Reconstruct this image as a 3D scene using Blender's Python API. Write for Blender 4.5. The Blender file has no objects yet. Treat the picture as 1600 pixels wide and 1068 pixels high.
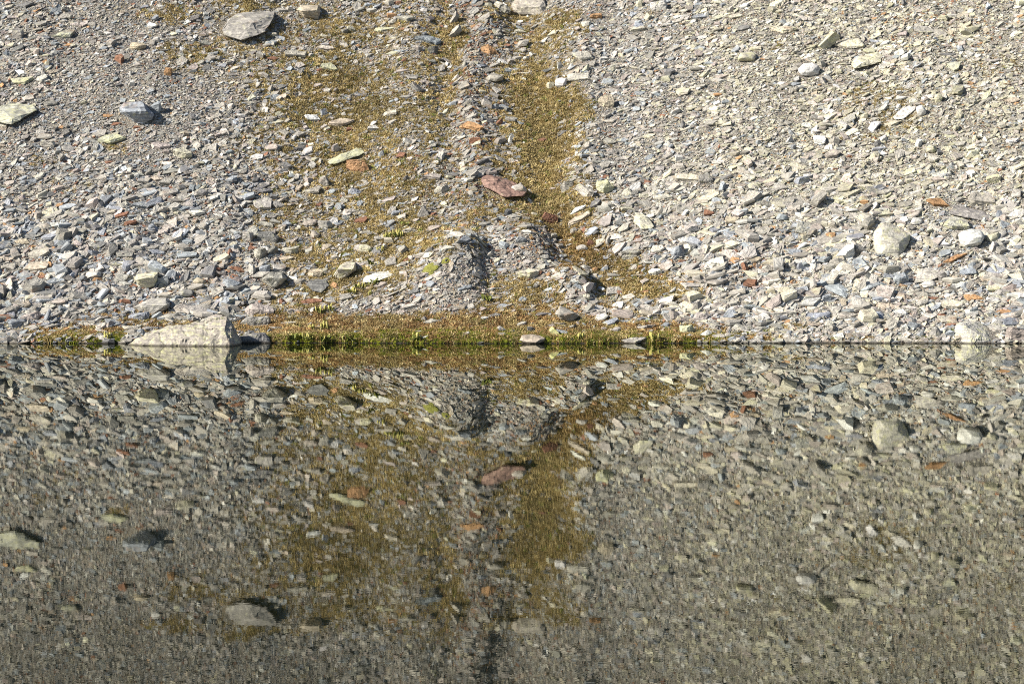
import bpy, bmesh, math
import numpy as np
from mathutils import Vector, Matrix, noise as mnoise

# ------------------------------------------------------------------ camera
SC = bpy.context.scene
COL = SC.collection
CAM_H, SHORE, FPX = 5.5, 110.0, 100.0 / 36.0 * 1600.0      # metres, metres, focal length in photo pixels
PITCH = -math.atan(CAM_H / SHORE) + 2.0 / FPX
cd = bpy.data.cameras.new('camera')
cam = bpy.data.objects.new('camera', cd)
COL.objects.link(cam)
cd.lens, cd.sensor_width = 100.0, 36.0
cd.clip_start, cd.clip_end = 0.5, 2000.0
cam.location = (0, 0, CAM_H)
cam.rotation_euler = (math.pi / 2 + PITCH, 0, 0)
SC.camera = cam

# ------------------------------------------------------------------ light
SUN_TO = Vector((-0.75, -0.41, 0.52)).normalized()
SUN_EL = math.asin(SUN_TO.z)
SUN_AZ = math.atan2(SUN_TO.x, SUN_TO.y)
world = bpy.data.worlds.new('World')
SC.world = world
world.use_nodes = True
wn = world.node_tree
bg = wn.nodes['Background']
sky = wn.nodes.new('ShaderNodeTexSky')
sky.sky_type = 'NISHITA'
sky.sun_disc = False
sky.sun_elevation = SUN_EL
sky.sun_rotation = SUN_AZ
sky.altitude = 2300
wn.links.new(sky.outputs[0], bg.inputs[0])
bg.inputs[1].default_value = 0.062
sd = bpy.data.lights.new('sun', 'SUN')
sd.energy, sd.angle, sd.color = 5.0, math.radians(0.53), (1.0, 0.93, 0.81)
sun = bpy.data.objects.new('sun', sd)
COL.objects.link(sun)
sun.rotation_euler = SUN_TO.to_track_quat('Z', 'Y').to_euler()
vs = SC.view_settings
vs.view_transform, vs.look, vs.exposure, vs.gamma = 'Standard', 'None', 0.92, 1.0
vs.use_curve_mapping = False
SC.cycles.max_bounces = 6
SC.cycles.diffuse_bounces = 3
SC.cycles.glossy_bounces = 3
SC.cycles.use_denoising = False
SC.cycles.pixel_filter_type = 'BLACKMAN_HARRIS'
SC.cycles.filter_width = 1.05
SC.cycles.sample_clamp_indirect = 6.0

rng = np.random.default_rng(7)

# ------------------------------------------------------------------ noise
def vnoise(x, y, seed=0):
    x = np.asarray(x, float); y = np.asarray(y, float)
    xi, yi = np.floor(x).astype(np.int64), np.floor(y).astype(np.int64)
    xf, yf = x - xi, y - yi
    def h(a, b):
        n = (a * 374761393 + b * 668265263 + seed * 1442695041) & 0x7fffffff
        n = ((n ^ (n >> 13)) * 1274126177) & 0x7fffffff
        return ((n ^ (n >> 16)) & 0xffff) / 65535.0
    u, v = xf * xf * (3 - 2 * xf), yf * yf * (3 - 2 * yf)
    return (h(xi, yi) * (1 - u) + h(xi + 1, yi) * u) * (1 - v) + (h(xi, yi + 1) * (1 - u) + h(xi + 1, yi + 1) * u) * v

def fbm(x, y, seed=0, o=3):
    s, a, t = 0.0, 1.0, 0.0
    for i in range(o):
        s = s + a * vnoise(x * 2 ** i, y * 2 ** i, seed + i); t += a; a *= 0.5
    return s / t

# ------------------------------------------------------------------ terrain
def sst(a, b, x):
    t = np.clip((x - a) / (b - a), 0, 1)
    return t * t * (3 - 2 * t)

def base_height(x, y):
    x = np.asarray(x, float); y = np.asarray(y, float)
    t = y - SHORE + 0.45 * np.sin(x * 0.31 + 1.0) * 0.5 + 0.35 * (fbm(x * 0.5, x * 0 + 3.0, 11) - 0.5)
    right = sst(3.0, 13.0, x)
    s0 = 0.20 * (1 - right) + 0.46 * right
    s1 = 0.66 + 0.0050 * np.maximum(x - 1, 0) + 0.0045 * np.maximum(-x - 1, 0)
    s1 = np.minimum(s1, 0.82)
    run = 5.0 * (1 - right) + 2.5 * right
    tp = np.maximum(t, 0)
    q = np.minimum(tp, run)
    z = s0 * q + (s1 - s0) * q * q / (2 * run) + s1 * np.maximum(tp - run, 0)
    bank = (0.13 * (1 - right) + 0.05 * right) * sst(0.0, 0.22, t)
    z = z + bank + np.minimum(t, 0) * 0.5
    amp = sst(0.5, 7.0, t)
    z = z + amp * (0.55 * (fbm(x * 0.16, y * 0.12, 21) - 0.5) + 0.30 * (fbm(x * 0.45, y * 0.3, 31) - 0.5))
    z = z + sst(0.2, 2.0, t) * 0.12 * (fbm(x * 1.1, y * 0.9, 41) - 0.5)
    return z

def px_ray(px, py):
    a = (np.asarray(px, float) - 800.0) / FPX
    b = (534.0 - np.asarray(py, float)) / FPX
    c, s = math.cos(PITCH), math.sin(PITCH)
    fy = c - b * s
    fz = s + b * c
    return a / fy, fz / fy            # x and z gained per metre of y

def hit(px, py, hf):
    dx, dz = px_ray(px, py)
    lo = np.full(np.shape(dx), SHORE - 1.5); hi = np.full(np.shape(dx), SHORE + 90.0)
    y = lo.copy(); found = np.zeros(np.shape(dx), bool); prev = lo.copy()
    for yy in np.arange(SHORE - 1.5, SHORE + 60, 0.25):
        below = hf(dx * yy, np.full(np.shape(dx), yy)) > CAM_H + dz * yy
        new = below & ~found
        hi = np.where(new, yy, hi); lo = np.where(new, yy - 0.25, lo)
        found |= below
    for _ in range(12):
        m = (lo + hi) / 2
        below = hf(dx * m, m) > CAM_H + dz * m
        hi = np.where(below, m, hi); lo = np.where(below, lo, m)
    y = (lo + hi) / 2
    return dx * y, y

def to_px(x, y, z):
    c, s = math.cos(PITCH), math.sin(PITCH)
    zz = z - CAM_H
    f = y * c + zz * s
    u = -y * s + zz * c
    return 800 + FPX * x / f, 534 - FPX * u / f

# levees, channels and debris lobes: (pixel track on the bare slope, height, half width)
TRACKS = [
    ([(738, -60), (757, 50), (728, 110), (732, 170), (758, 250), (744, 310), (725, 380)], 0.26, 0.7),
    ([(655, -60), (645, 60), (640, 130), (662, 220), (680, 300)], 0.14, 1.0),
    ([(697, -60), (695, 60), (698, 150), (705, 230), (712, 290)], -0.16, 0.6),
    ([(800, -60), (815, 60), (835, 150), (855, 250), (862, 320), (900, 390), (945, 450)], -0.45, 1.2),
    ([(905, -60), (910, 120), (915, 260), (960, 360), (1040, 430)], 0.30, 1.0),
    ([(560, 60), (520, 200), (500, 330), (520, 430)], -0.25, 2.0),
]
LOBES = [((735, 470), 0.35, 4.8, 3.0), ((722, 430), 0.95, 1.35, 1.7), ((672, 455), 0.40, 2.2, 2.2), ((826, 398), 0.70, 1.3, 1.5),
         ((898, 452), 0.80, 0.8, 1.1), ((1110, 420), 0.35, 2.5, 3.0)]
_tr = []
for pts, a, w in TRACKS:
    X, Y = hit(np.array([p[0] for p in pts]), np.array([p[1] for p in pts]), base_height)
    _tr.append((X, Y, a, w))
_lb = []
for p, a, rx, ry in LOBES:
    X, Y = hit(np.array([p[0]]), np.array([p[1]]), base_height)
    _lb.append((X[0], Y[0], a, rx, ry))

def height(x, y):
    x = np.asarray(x, float); y = np.asarray(y, float)
    z = base_height(x, y)
    for X, Y, a, w in _tr:
        o = np.argsort(Y)
        cx = np.interp(y, Y[o], X[o])
        fade = sst(Y.min() - 0.8, Y.min() + 1.5, y)
        wob = 0.35 * (fbm(y * 0.6, y * 0 + a * 9, 51) - 0.5)
        brk = 0.35 + 1.3 * fbm(x * 0.5, y * 0.45, 57)
        z = z + a * brk * fade * np.exp(-((x - cx - wob * 4) / w) ** 2)
    for X, Y, a, rx, ry in _lb:
        dx = x - X + 0.3 * (vnoise(x * 1.3, y * 1.3, 61) - 0.5)
        rxx = np.where(dx > 0, rx * 0.62, rx * 1.25)
        z = z + a * np.exp(-np.abs(dx / rxx) ** 2.4 - np.abs((y - Y) / ry) ** 2.0)
    return z

_fx = np.arange(-36, 36.01, 0.1); _fy = np.arange(SHORE - 3, SHORE + 62, 0.1)
_FX, _FY = np.meshgrid(_fx, _fy)
_FZ = height(_FX, _FY)
def hfast(x, y):
    u = np.clip((np.asarray(x, float) + 36) / 0.1, 0, len(_fx) - 1.01); v = np.clip((np.asarray(y, float) - SHORE + 3) / 0.1, 0, len(_fy) - 1.01)
    i, j = u.astype(int), v.astype(int)
    a, b = u - i, v - j
    return (_FZ[j, i] * (1 - a) + _FZ[j, i + 1] * a) * (1 - b) + (_FZ[j + 1, i] * (1 - a) + _FZ[j + 1, i + 1] * a) * b

_YS = np.arange(SHORE - 1.5, SHORE + 55, 0.1)
def hit1(px, py):
    dx, dz = px_ray(px, py)
    gap = hfast(dx * _YS, _YS) - (CAM_H + dz * _YS)
    i = int(np.argmax(gap > 0))
    y = _YS[i] - (0.1 * gap[i] / (gap[i] - gap[i - 1]) if i else 0)
    return float(dx * y), float(y)

def normals(x, y, e=0.12):
    gx = (hfast(x + e, y) - hfast(x - e, y)) / (2 * e)
    gy = (hfast(x, y + e) - hfast(x, y - e)) / (2 * e)
    n = np.stack([-gx, -gy, np.ones_like(gx)], -1)
    return n / np.linalg.norm(n, axis=-1, keepdims=True)

# where moss and dry grass grow: (photo x, y, radius x, radius y, amount)
MOSS = [(540, 230, 150, 260, .34), (500, 120, 110, 120, .2), (690, 160, 75, 240, .42), (845, 190, 60, 190, .5), (700, 420, 250, 110, .38), (960, 450, 140, 45, .4), (300, 60, 110, 60, .12), (560, 170, 75, 55, .6), (490, 225, 70, 45, .5), (520, 110, 70, 45, .45), (520, 50, 60, 25, .5), (600, 20, 70, 22, .4),
        (560, 285, 80, 35, .5), (640, 270, 50, 40, .35), (600, 330, 80, 30, .55), (620, 375, 60, 30, .75), (560, 420, 60, 30, .65),
        (470, 400, 50, 25, .5), (500, 460, 70, 30, .6), (840, 170, 60, 55, .9), (850, 230, 55, 50, .9), (830, 300, 50, 40, .85),
        (865, 40, 45, 30, .85), (800, 110, 40, 40, .5), (700, 60, 28, 40, .5), (700, 150, 22, 90, .55), (790, 20, 40, 20, .6),
        (870, 345, 45, 45, .95), (915, 388, 50, 35, .95), (960, 428, 55, 28, .9), (1030, 456, 70, 18, .8), (930, 430, 60, 30, .8), (985, 450, 60, 22, .8), (1060, 468, 60, 12, .7),
        (960, 490, 90, 20, .6), (300, 95, 45, 22, .6), (255, 20, 60, 16, .6), (385, 8, 40, 10, .9), (345, 70, 40, 25, .45),
        (330, 462, 100, 13, .7), (250, 500, 120, 14, .95), (100, 521, 95, 15, .95), (40, 505, 60, 10, .5), (470, 515, 90, 18, .9),
        (620, 514, 190, 30, 1.0), (780, 502, 120, 36, 1.0), (500, 500, 80, 26, .8), (850, 480, 50, 30, .8), (930, 520, 130, 18, .9), (1060, 520, 90, 14, .7),
        (1150, 527, 110, 10, .7), (1270, 529, 90, 8, .6), (1400, 530, 80, 7, .45), (790, 470, 40, 28, .85), (800, 435, 60, 14, .7), (690, 380, 40, 20, .5), (760, 340, 60, 25, .6),
        (770, 250, 40, 40, .4), (1360, 190, 60, 45, .42), (1390, 150, 60, 22, .35), (1420, 195, 40, 30, .3), (1245, 522, 50, 10, .6),
        (1330, 522, 35, 9, .5), (1560, 105, 40, 20, .35), (1500, 55, 70, 20, .25), (1230, 65, 30, 14, .4), (75, 245, 40, 12, .4),
        (125, 297, 35, 12, .5), (110, 352, 35, 18, .45), (285, 85, 30, 14, .4), (410, 95, 50, 35, .35), (440, 155, 50, 35, .4),
        (420, 220, 40, 30, .3), (180, 228, 25, 8, .5), (330, 250, 40, 25, .2), (300, 340, 60, 30, .2), (440, 330, 60, 30, .35),
        (1010, 15, 30, 12, .25), (1120, 25, 40, 12, .2), (1155, 118, 20, 8, .3), (950, 300, 35, 20, .35), (1010, 340, 40, 20, .35)]
BARE = [(738, 60, 16, 60, .25), (735, 190, 14, 50, .2), (642, 130, 20, 80, .12), (660, 240, 20, 40, .1), (722, 440, 48, 42, .9),
        (640, 478, 70, 18, .5), (560, 486, 60, 14, .5), (822, 392, 52, 28, .9), (893, 458, 30, 32, .8), (700, 310, 40, 60, .25), (840, 428, 40, 9, .5)]

def moss_amount(x, y, z=None):
    z = height(x, y) if z is None else z
    px, py = to_px(x, y, z)
    # wobble the outlines
    wx = 75 * (fbm(x * 0.9, y * 0.9, 71) - 0.5); wy = 30 * (fbm(x * 0.9, y * 0.9, 75) - 0.5)
    px = px + wx; py = np.minimum(py + wy, 538)
    m = np.zeros_like(px)
    for cx, cy, rx, ry, a in MOSS:
        g = a * np.exp(-(((px - cx) / rx) ** 2 + ((py - cy) / ry) ** 2) ** 1.0 * 0.9)
        m = m + g - m * g
    for cx, cy, rx, ry, a in BARE:
        m = m - a * np.exp(-((px - cx) / rx) ** 2 - ((py - cy) / ry) ** 2)
    m = np.clip(m, 0, 1)
    n = 0.45 * fbm(x * 2.0, y * 1.7, 81, 2) + 0.55 * fbm(x * 6.0, y * 5.0, 86, 2)
    return np.clip(m * (0.35 + 0.9 * sst(0.72 - 0.50 * m, 0.86 - 0.40 * m, n + 0.10)), 0, 1)

# ------------------------------------------------------------------ materials
def mat_base(name):
    m = bpy.data.materials.new(name)
    m.use_nodes = True
    nt = m.node_tree
    b = nt.nodes['Principled BSDF']
    return m, nt, b

def nd(nt, t, **kw):
    n = nt.nodes.new(t)
    for k, v in kw.items():
        setattr(n, k, v)
    return n

def mixrgb(nt, blend, fac, a, b):
    n = nd(nt, 'ShaderNodeMix', data_type='RGBA', blend_type=blend)
    for idx, v in ((0, fac), (6, a), (7, b)):
        if hasattr(v, 'is_linked') or hasattr(v, 'links'):
            nt.links.new(v, n.inputs[idx])
        else:
            n.inputs[idx].default_value = v
    return n.outputs[2]

def ramp(nt, fac, stops):
    n = nd(nt, 'ShaderNodeValToRGB')
    nt.links.new(fac, n.inputs[0])
    cr = n.color_ramp
    while len(cr.elements) < len(stops):
        cr.elements.new(0.5)
    for e, (p, c) in zip(cr.elements, stops):
        e.position = p
        e.color = (c, c, c, 1) if isinstance(c, (int, float)) else (*c, 1)
    return n.outputs[0]

def noise_node(nt, vec, scale, detail=4.0, rough=0.55):
    n = nd(nt, 'ShaderNodeTexNoise')
    nt.links.new(vec, n.inputs['Vector'])
    n.inputs['Scale'].default_value = scale
    n.inputs['Detail'].default_value = detail
    n.inputs['Roughness'].default_value = rough
    return n.outputs['Fac']

def rock_material(name, instanced):
    m, nt, b = mat_base(name)
    tc = nd(nt, 'ShaderNodeTexCoord')
    oi = nd(nt, 'ShaderNodeObjectInfo')
    off = nd(nt, 'ShaderNodeVectorMath', operation='MULTIPLY_ADD')
    comb = nd(nt, 'ShaderNodeCombineXYZ')
    for i in range(3):
        nt.links.new(oi.outputs['Random'], comb.inputs[i])
    nt.links.new(comb.outputs[0], off.inputs[0])
    off.inputs[1].default_value = (37.0, 61.0, 83.0)
    nt.links.new(tc.outputs['Object'], off.inputs[2])
    P = off.outputs[0]
    k = 2.2 if instanced else 1.6
    if instanced:
        at = nd(nt, 'ShaderNodeAttribute', attribute_type='INSTANCER', attribute_name='col')
        colr, lich = at.outputs['Color'], at.outputs['Alpha']
    else:
        colr, lich = oi.outputs['Color'], oi.outputs['Alpha']
    # foliation streaks in the plane of the slab
    mp = nd(nt, 'ShaderNodeMapping')
    nt.links.new(P, mp.inputs[0])
    mp.inputs['Scale'].default_value = (0.8, 1.4, 7.0) if instanced else (0.9, 2.2, 12.0)
    streak = noise_node(nt, mp.outputs[0], k, 4)
    blot = noise_node(nt, P, k * 1.3, 5, 0.65)
    fine = noise_node(nt, P, k * 9, 4, 0.7)
    q = 1.0 if instanced else 1.55
    v1 = ramp(nt, streak, [(0.3, 1 - 0.28 * q), (0.5, 1.0), (0.72, 1 + 0.16 * q)])
    v2 = ramp(nt, blot, [(0.3, 1 - 0.22 * q), (0.5, 1.0), (0.7, 1 + 0.13 * q)])
    v3 = ramp(nt, fine, [(0.3, 1 - 0.25 * q), (0.5, 1.0), (0.72, 1 + 0.18 * q)])
    c = mixrgb(nt, 'MULTIPLY', 1.0, colr, v1)
    c = mixrgb(nt, 'MULTIPLY', 1.0, c, v2)
    c = mixrgb(nt, 'MULTIPLY', 1.0, c, v3)
    # iron stains
    st = ramp(nt, noise_node(nt, P, k * 0.7, 3), [(0.60, 0.0), (0.74, 0.45)])
    c = mixrgb(nt, 'MIX', st, c, (0.27, 0.15, 0.075, 1))
    # lichen crusts
    ln = noise_node(nt, P, k * 2.6, 5, 0.7)
    add = nd(nt, 'ShaderNodeMath', operation='MULTIPLY_ADD')
    nt.links.new(lich, add.inputs[0]); add.inputs[1].default_value = 0.22
    nt.links.new(ln, add.inputs[2])
    lm = ramp(nt, add.outputs[0], [(0.60, 0.0), (0.72, 0.7)])
    c = mixrgb(nt, 'MIX', lm, c, (0.47, 0.46, 0.27, 1))
    ge = nd(nt, 'ShaderNodeNewGeometry'); sz = nd(nt, 'ShaderNodeSeparateXYZ'); nt.links.new(ge.outputs['Position'], sz.inputs[0])
    wet = ramp(nt, sz.outputs['Z'], [(0.03, 0.8), (0.085, 0.0)])          # the wet foot at the waterline
    c = mixrgb(nt, 'MIX', wet, c, (0.035, 0.028, 0.020, 1))
    nt.links.new(c, b.inputs['Base Color'])
    b.inputs['Roughness'].default_value = 0.72
    b.inputs['Specular IOR Level'].default_value = 0.35
    bp = nd(nt, 'ShaderNodeBump')
    bp.inputs['Strength'].default_value = 0.55
    bp.inputs['Distance'].default_value = 0.25 if instanced else 0.05
    hs = nd(nt, 'ShaderNodeMath', operation='ADD')
    nt.links.new(streak, hs.inputs[0]); nt.links.new(blot, hs.inputs[1])
    nt.links.new(hs.outputs[0], bp.inputs['Height'])
    nt.links.new(bp.outputs[0], b.inputs['Normal'])
    return m

M_ROCK = rock_material('rock', False)
M_STONE = rock_material('scree_stone', True)

def ground_material():
    m, nt, b = mat_base('slope_ground')
    tc = nd(nt, 'ShaderNodeTexCoord')
    P = tc.outputs['Object']
    at = nd(nt, 'ShaderNodeAttribute', attribute_name='moss')
    vo = nd(nt, 'ShaderNodeTexVoronoi'); nt.links.new(P, vo.inputs['Vector']); vo.inputs['Scale'].default_value = 16
    sep = nd(nt, 'ShaderNodeSeparateColor'); nt.links.new(vo.outputs['Color'], sep.inputs[0])
    g = ramp(nt, sep.outputs[0], [(0.0, (0.11, 0.10, 0.085)), (0.45, (0.19, 0.175, 0.155)), (0.85, (0.27, 0.255, 0.225)), (1.0, (0.24, 0.16, 0.10))])  # gravel tones darkened to carry some of the shade between stones
    big = noise_node(nt, P, 0.6, 4)
    g = mixrgb(nt, 'MULTIPLY', 1.0, g, ramp(nt, big, [(0.3, 0.7), (0.7, 1.15)]))
    mo = ramp(nt, noise_node(nt, P, 5.0, 5, 0.7), [(0.3, (0.11, 0.075, 0.032)), (0.5, (0.21, 0.155, 0.060)), (0.72, (0.32, 0.24, 0.10))])
    c = mixrgb(nt, 'MIX', at.outputs['Fac'], g, mo)
    sx = nd(nt, 'ShaderNodeSeparateXYZ'); nt.links.new(P, sx.inputs[0])
    wet = ramp(nt, sx.outputs['Z'], [(0.02, 1.0), (0.07, 0.0)])
    c = mixrgb(nt, 'MIX', wet, c, (0.018, 0.014, 0.009, 1))
    nt.links.new(c, b.inputs['Base Color'])
    b.inputs['Roughness'].default_value = 0.9
    bp = nd(nt, 'ShaderNodeBump'); bp.inputs['Strength'].default_value = 0.8; bp.inputs['Distance'].default_value = 0.06
    nt.links.new(vo.outputs['Distance'], bp.inputs['Height'])
    nt.links.new(bp.outputs[0], b.inputs['Normal'])
    return m

def water_material():
    m, nt, b = mat_base('lake_water')
    b.inputs['Base Color'].default_value = (0.005, 0.0065, 0.003, 1)
    b.inputs['Roughness'].default_value = 0.5
    b.inputs['Specular IOR Level'].default_value = 0.0
    tc = nd(nt, 'ShaderNodeTexCoord')
    P = tc.outputs['Object']
    mp = nd(nt, 'ShaderNodeMapping'); nt.links.new(P, mp.inputs[0]); mp.inputs['Scale'].default_value = (1.0, 1.0, 1.0)
    n1 = noise_node(nt, mp.outputs[0], 12.0, 1, 0.5)
    mp2 = nd(nt, 'ShaderNodeMapping'); nt.links.new(P, mp2.inputs[0]); mp2.inputs['Scale'].default_value = (0.5, 1.2, 1.0)
    n2 = noise_node(nt, mp2.outputs[0], 1.3, 2, 0.5)
    # the breeze dies in the lee of the shore: ripples fade towards it
    sx = nd(nt, 'ShaderNodeSeparateXYZ'); nt.links.new(P, sx.inputs[0])
    mr = nd(nt, 'ShaderNodeMapRange', interpolation_type='SMOOTHSTEP')
    wob = nd(nt, 'ShaderNodeMath', operation='MULTIPLY_ADD')
    nt.links.new(noise_node(nt, P, 0.05, 3), wob.inputs[0]); wob.inputs[1].default_value = 30.0
    nt.links.new(sx.outputs['Y'], wob.inputs[2])
    nt.links.new(wob.outputs[0], mr.inputs['Value'])
    mr.inputs['From Min'].default_value = 108.0; mr.inputs['From Max'].default_value = 76.0
    mr.inputs['To Min'].default_value = 0.04; mr.inputs['To Max'].default_value = 1.0
    h = nd(nt, 'ShaderNodeMath', operation='MULTIPLY_ADD')
    nt.links.new(n2, h.inputs[0]); h.inputs[1].default_value = 3.4; nt.links.new(n1, h.inputs[2])
    hm = nd(nt, 'ShaderNodeMath', operation='MULTIPLY')
    nt.links.new(h.outputs[0], hm.inputs[0]); nt.links.new(mr.outputs[0], hm.inputs[1])
    bp = nd(nt, 'ShaderNodeBump'); bp.inputs['Strength'].default_value = 1.0; bp.inputs['Distance'].default_value = 0.000062
    nt.links.new(hm.outputs[0], bp.inputs['Height'])
    # olive tint and dimming put into the mirror: Fresnel over the dark water body
    gl = nd(nt, 'ShaderNodeBsdfGlossy'); gl.inputs['Color'].default_value = (0.96, 0.97, 0.88, 1); gl.inputs['Roughness'].default_value = 0.0
    fr = nd(nt, 'ShaderNodeFresnel'); fr.inputs['IOR'].default_value = 1.25
    mx = nd(nt, 'ShaderNodeMixShader')
    nt.links.new(bp.outputs[0], gl.inputs['Normal']); nt.links.new(bp.outputs[0], fr.inputs['Normal'])
    nt.links.new(fr.outputs[0], mx.inputs[0]); nt.links.new(b.outputs[0], mx.inputs[1]); nt.links.new(gl.outputs[0], mx.inputs[2])
    nt.links.new(mx.outputs[0], nt.nodes['Material Output'].inputs['Surface'])
    return m

def blade_material(name, instanced, colour=None):
    m, nt, b = mat_base(name)
    if instanced:
        at = nd(nt, 'ShaderNodeAttribute', attribute_type='INSTANCER', attribute_name='col')
        c = at.outputs['Color']
    else:
        oi = nd(nt, 'ShaderNodeObjectInfo')
        tc = nd(nt, 'ShaderNodeTexCoord')
        nz = noise_node(nt, tc.outputs['Object'], 9.0, 3)
        c = mixrgb(nt, 'MULTIPLY', 1.0, (*colour, 1), ramp(nt, nz, [(0.3, 0.65), (0.7, 1.25)]))
    nt.links.new(c, b.inputs['Base Color'])
    b.inputs['Roughness'].default_value = 0.75
    b.inputs['Specular IOR Level'].default_value = 0.2
    return m

# ------------------------------------------------------------------ the slope and the lake
def mesh_from(name, verts, faces):
    me = bpy.data.meshes.new(name)
    me.from_pydata(verts, [], faces)
    me.update()
    return me

gx = np.concatenate([-np.geomspace(170, 34, 22)[:-1], np.arange(-34, 34.01, 0.16), np.geomspace(34, 170, 22)[1:]])
gy = np.concatenate([np.arange(SHORE - 12, SHORE - 1.2, 0.9), np.arange(SHORE - 1.2, SHORE + 3, 0.07), np.arange(SHORE + 3, SHORE + 36, 0.16),
                     SHORE + 36 * np.geomspace(1, 4.5, 22)])
GX, GY = np.meshgrid(gx, gy)
GZ = height(GX, GY)
nx, ny = len(gx), len(gy)
me = bpy.data.meshes.new('scree_slope')
me.vertices.add(nx * ny)
me.vertices.foreach_set('co', np.stack([GX, GY, GZ], -1).ravel())
ii = (np.arange(ny - 1)[:, None] * nx + np.arange(nx - 1)[None]).ravel()
quads = np.stack([ii, ii + 1, ii + nx + 1, ii + nx], -1).astype(np.int32)
me.loops.add(quads.size)
me.polygons.add(len(quads))
me.loops.foreach_set('vertex_index', quads.ravel())
me.polygons.foreach_set('loop_start', np.arange(0, quads.size, 4, dtype=np.int32))
me.polygons.foreach_set('loop_total', np.full(len(quads), 4, np.int32))
me.update()
at = me.attributes.new('moss', 'FLOAT', 'POINT')
at.data.foreach_set('value', moss_amount(GX.ravel(), GY.ravel(), GZ.ravel()).astype(np.float32))
me.polygons.foreach_set('use_smooth', np.ones(len(quads), bool))
me.materials.append(ground_material())
slope = bpy.data.objects.new('scree_slope', me)
slope['kind'] = 'structure'
COL.objects.link(slope)

wm = mesh_from('lake_water', [(-400, -200, 0), (400, -200, 0), (400, SHORE + 6, 0), (-400, SHORE + 6, 0)], [(0, 1, 2, 3)])
wm.materials.append(water_material())
lake = bpy.data.objects.new('lake_water', wm)
lake['kind'] = 'structure'
COL.objects.link(lake)

# ------------------------------------------------------------------ rock shapes
def outline(r, n, p=3.2, jit=0.22):
    a = np.sort((np.arange(n) + r.uniform(-0.38, 0.38, n)) / n * 2 * math.pi + r.uniform(0, 6))
    c, s = np.cos(a), np.sin(a)
    rad = (np.abs(c) ** p + np.abs(s) ** p) ** (-1 / p) * (1 - jit * r.random(n))
    return np.stack([c * rad, s * rad], -1) * 0.5

def rock_points(kind, r):
    if kind in 'sl':
        o = outline(r, r.integers(4, 8), 2.2, 0.42)
        o = o / np.abs(o).max(0) * 0.5
        top = o * r.uniform(0.84, 1.0, (len(o), 1)) + r.uniform(-0.04, 0.04, 2)
        bot = o * r.uniform(0.72, 1.0, (len(o), 1))
        tz = 0.34 + 0.16 * r.random(len(o)) + (top @ r.uniform(-0.35, 0.35, 2))
        bz = -0.34 - 0.16 * r.random(len(o))
        mid = np.c_[o, r.uniform(-0.2, 0.2, len(o))]
        return np.concatenate([np.c_[top, tz], np.c_[bot, bz], mid])
    if kind == 'b':
        o = outline(r, r.integers(4, 7), 4.0, 0.25)
        top = o * r.uniform(0.55, 0.95, (len(o), 1)) + r.uniform(-0.10, 0.10, 2)
        tz = 0.38 + 0.12 * r.random(len(o)) + (top @ r.uniform(-0.5, 0.5, 2))
        bot = o * r.uniform(0.8, 1.0, (len(o), 1))
        mid = np.c_[o * r.uniform(0.9, 1.02, (len(o), 1)), r.uniform(-0.15, 0.25, len(o))]
        return np.concatenate([np.c_[top, tz], np.c_[bot, np.full(len(o), -0.5)], mid])
    if kind == 'w':
        o = outline(r, r.integers(5, 7), 3.0, 0.25)
        ax = r.uniform(-0.22, 0.22)
        top = np.array([[ax, r.uniform(-0.05, 0.2), 0.5], [ax + r.uniform(0.08, 0.25), 0.12, 0.36], [ax - r.uniform(0.1, 0.3), 0.05, 0.22]])
        return np.concatenate([np.c_[o, r.uniform(-0.5, -0.2, len(o))], top, np.c_[o * 0.9, np.full(len(o), -0.5)]])
    p = r.normal(size=(34, 3)); p /= np.linalg.norm(p, axis=1, keepdims=True)
    q = (np.abs(p) ** 2.6).sum(1) ** (-1 / 2.6)
    return p * q[:, None] * 0.5 * r.uniform(0.9, 1.0, (34, 1))

def hull(pts):
    bm = bmesh.new()
    vs_ = [bm.verts.new(p) for p in pts]
    res = bmesh.ops.convex_hull(bm, input=vs_)
    bmesh.ops.delete(bm, geom=list({g for g in res['geom_interior'] + res['geom_unused'] if isinstance(g, bmesh.types.BMVert)}), context='VERTS')
    loose = [v for v in bm.verts if not v.link_faces]
    bmesh.ops.delete(bm, geom=loose, context='VERTS')
    return bm

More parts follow.
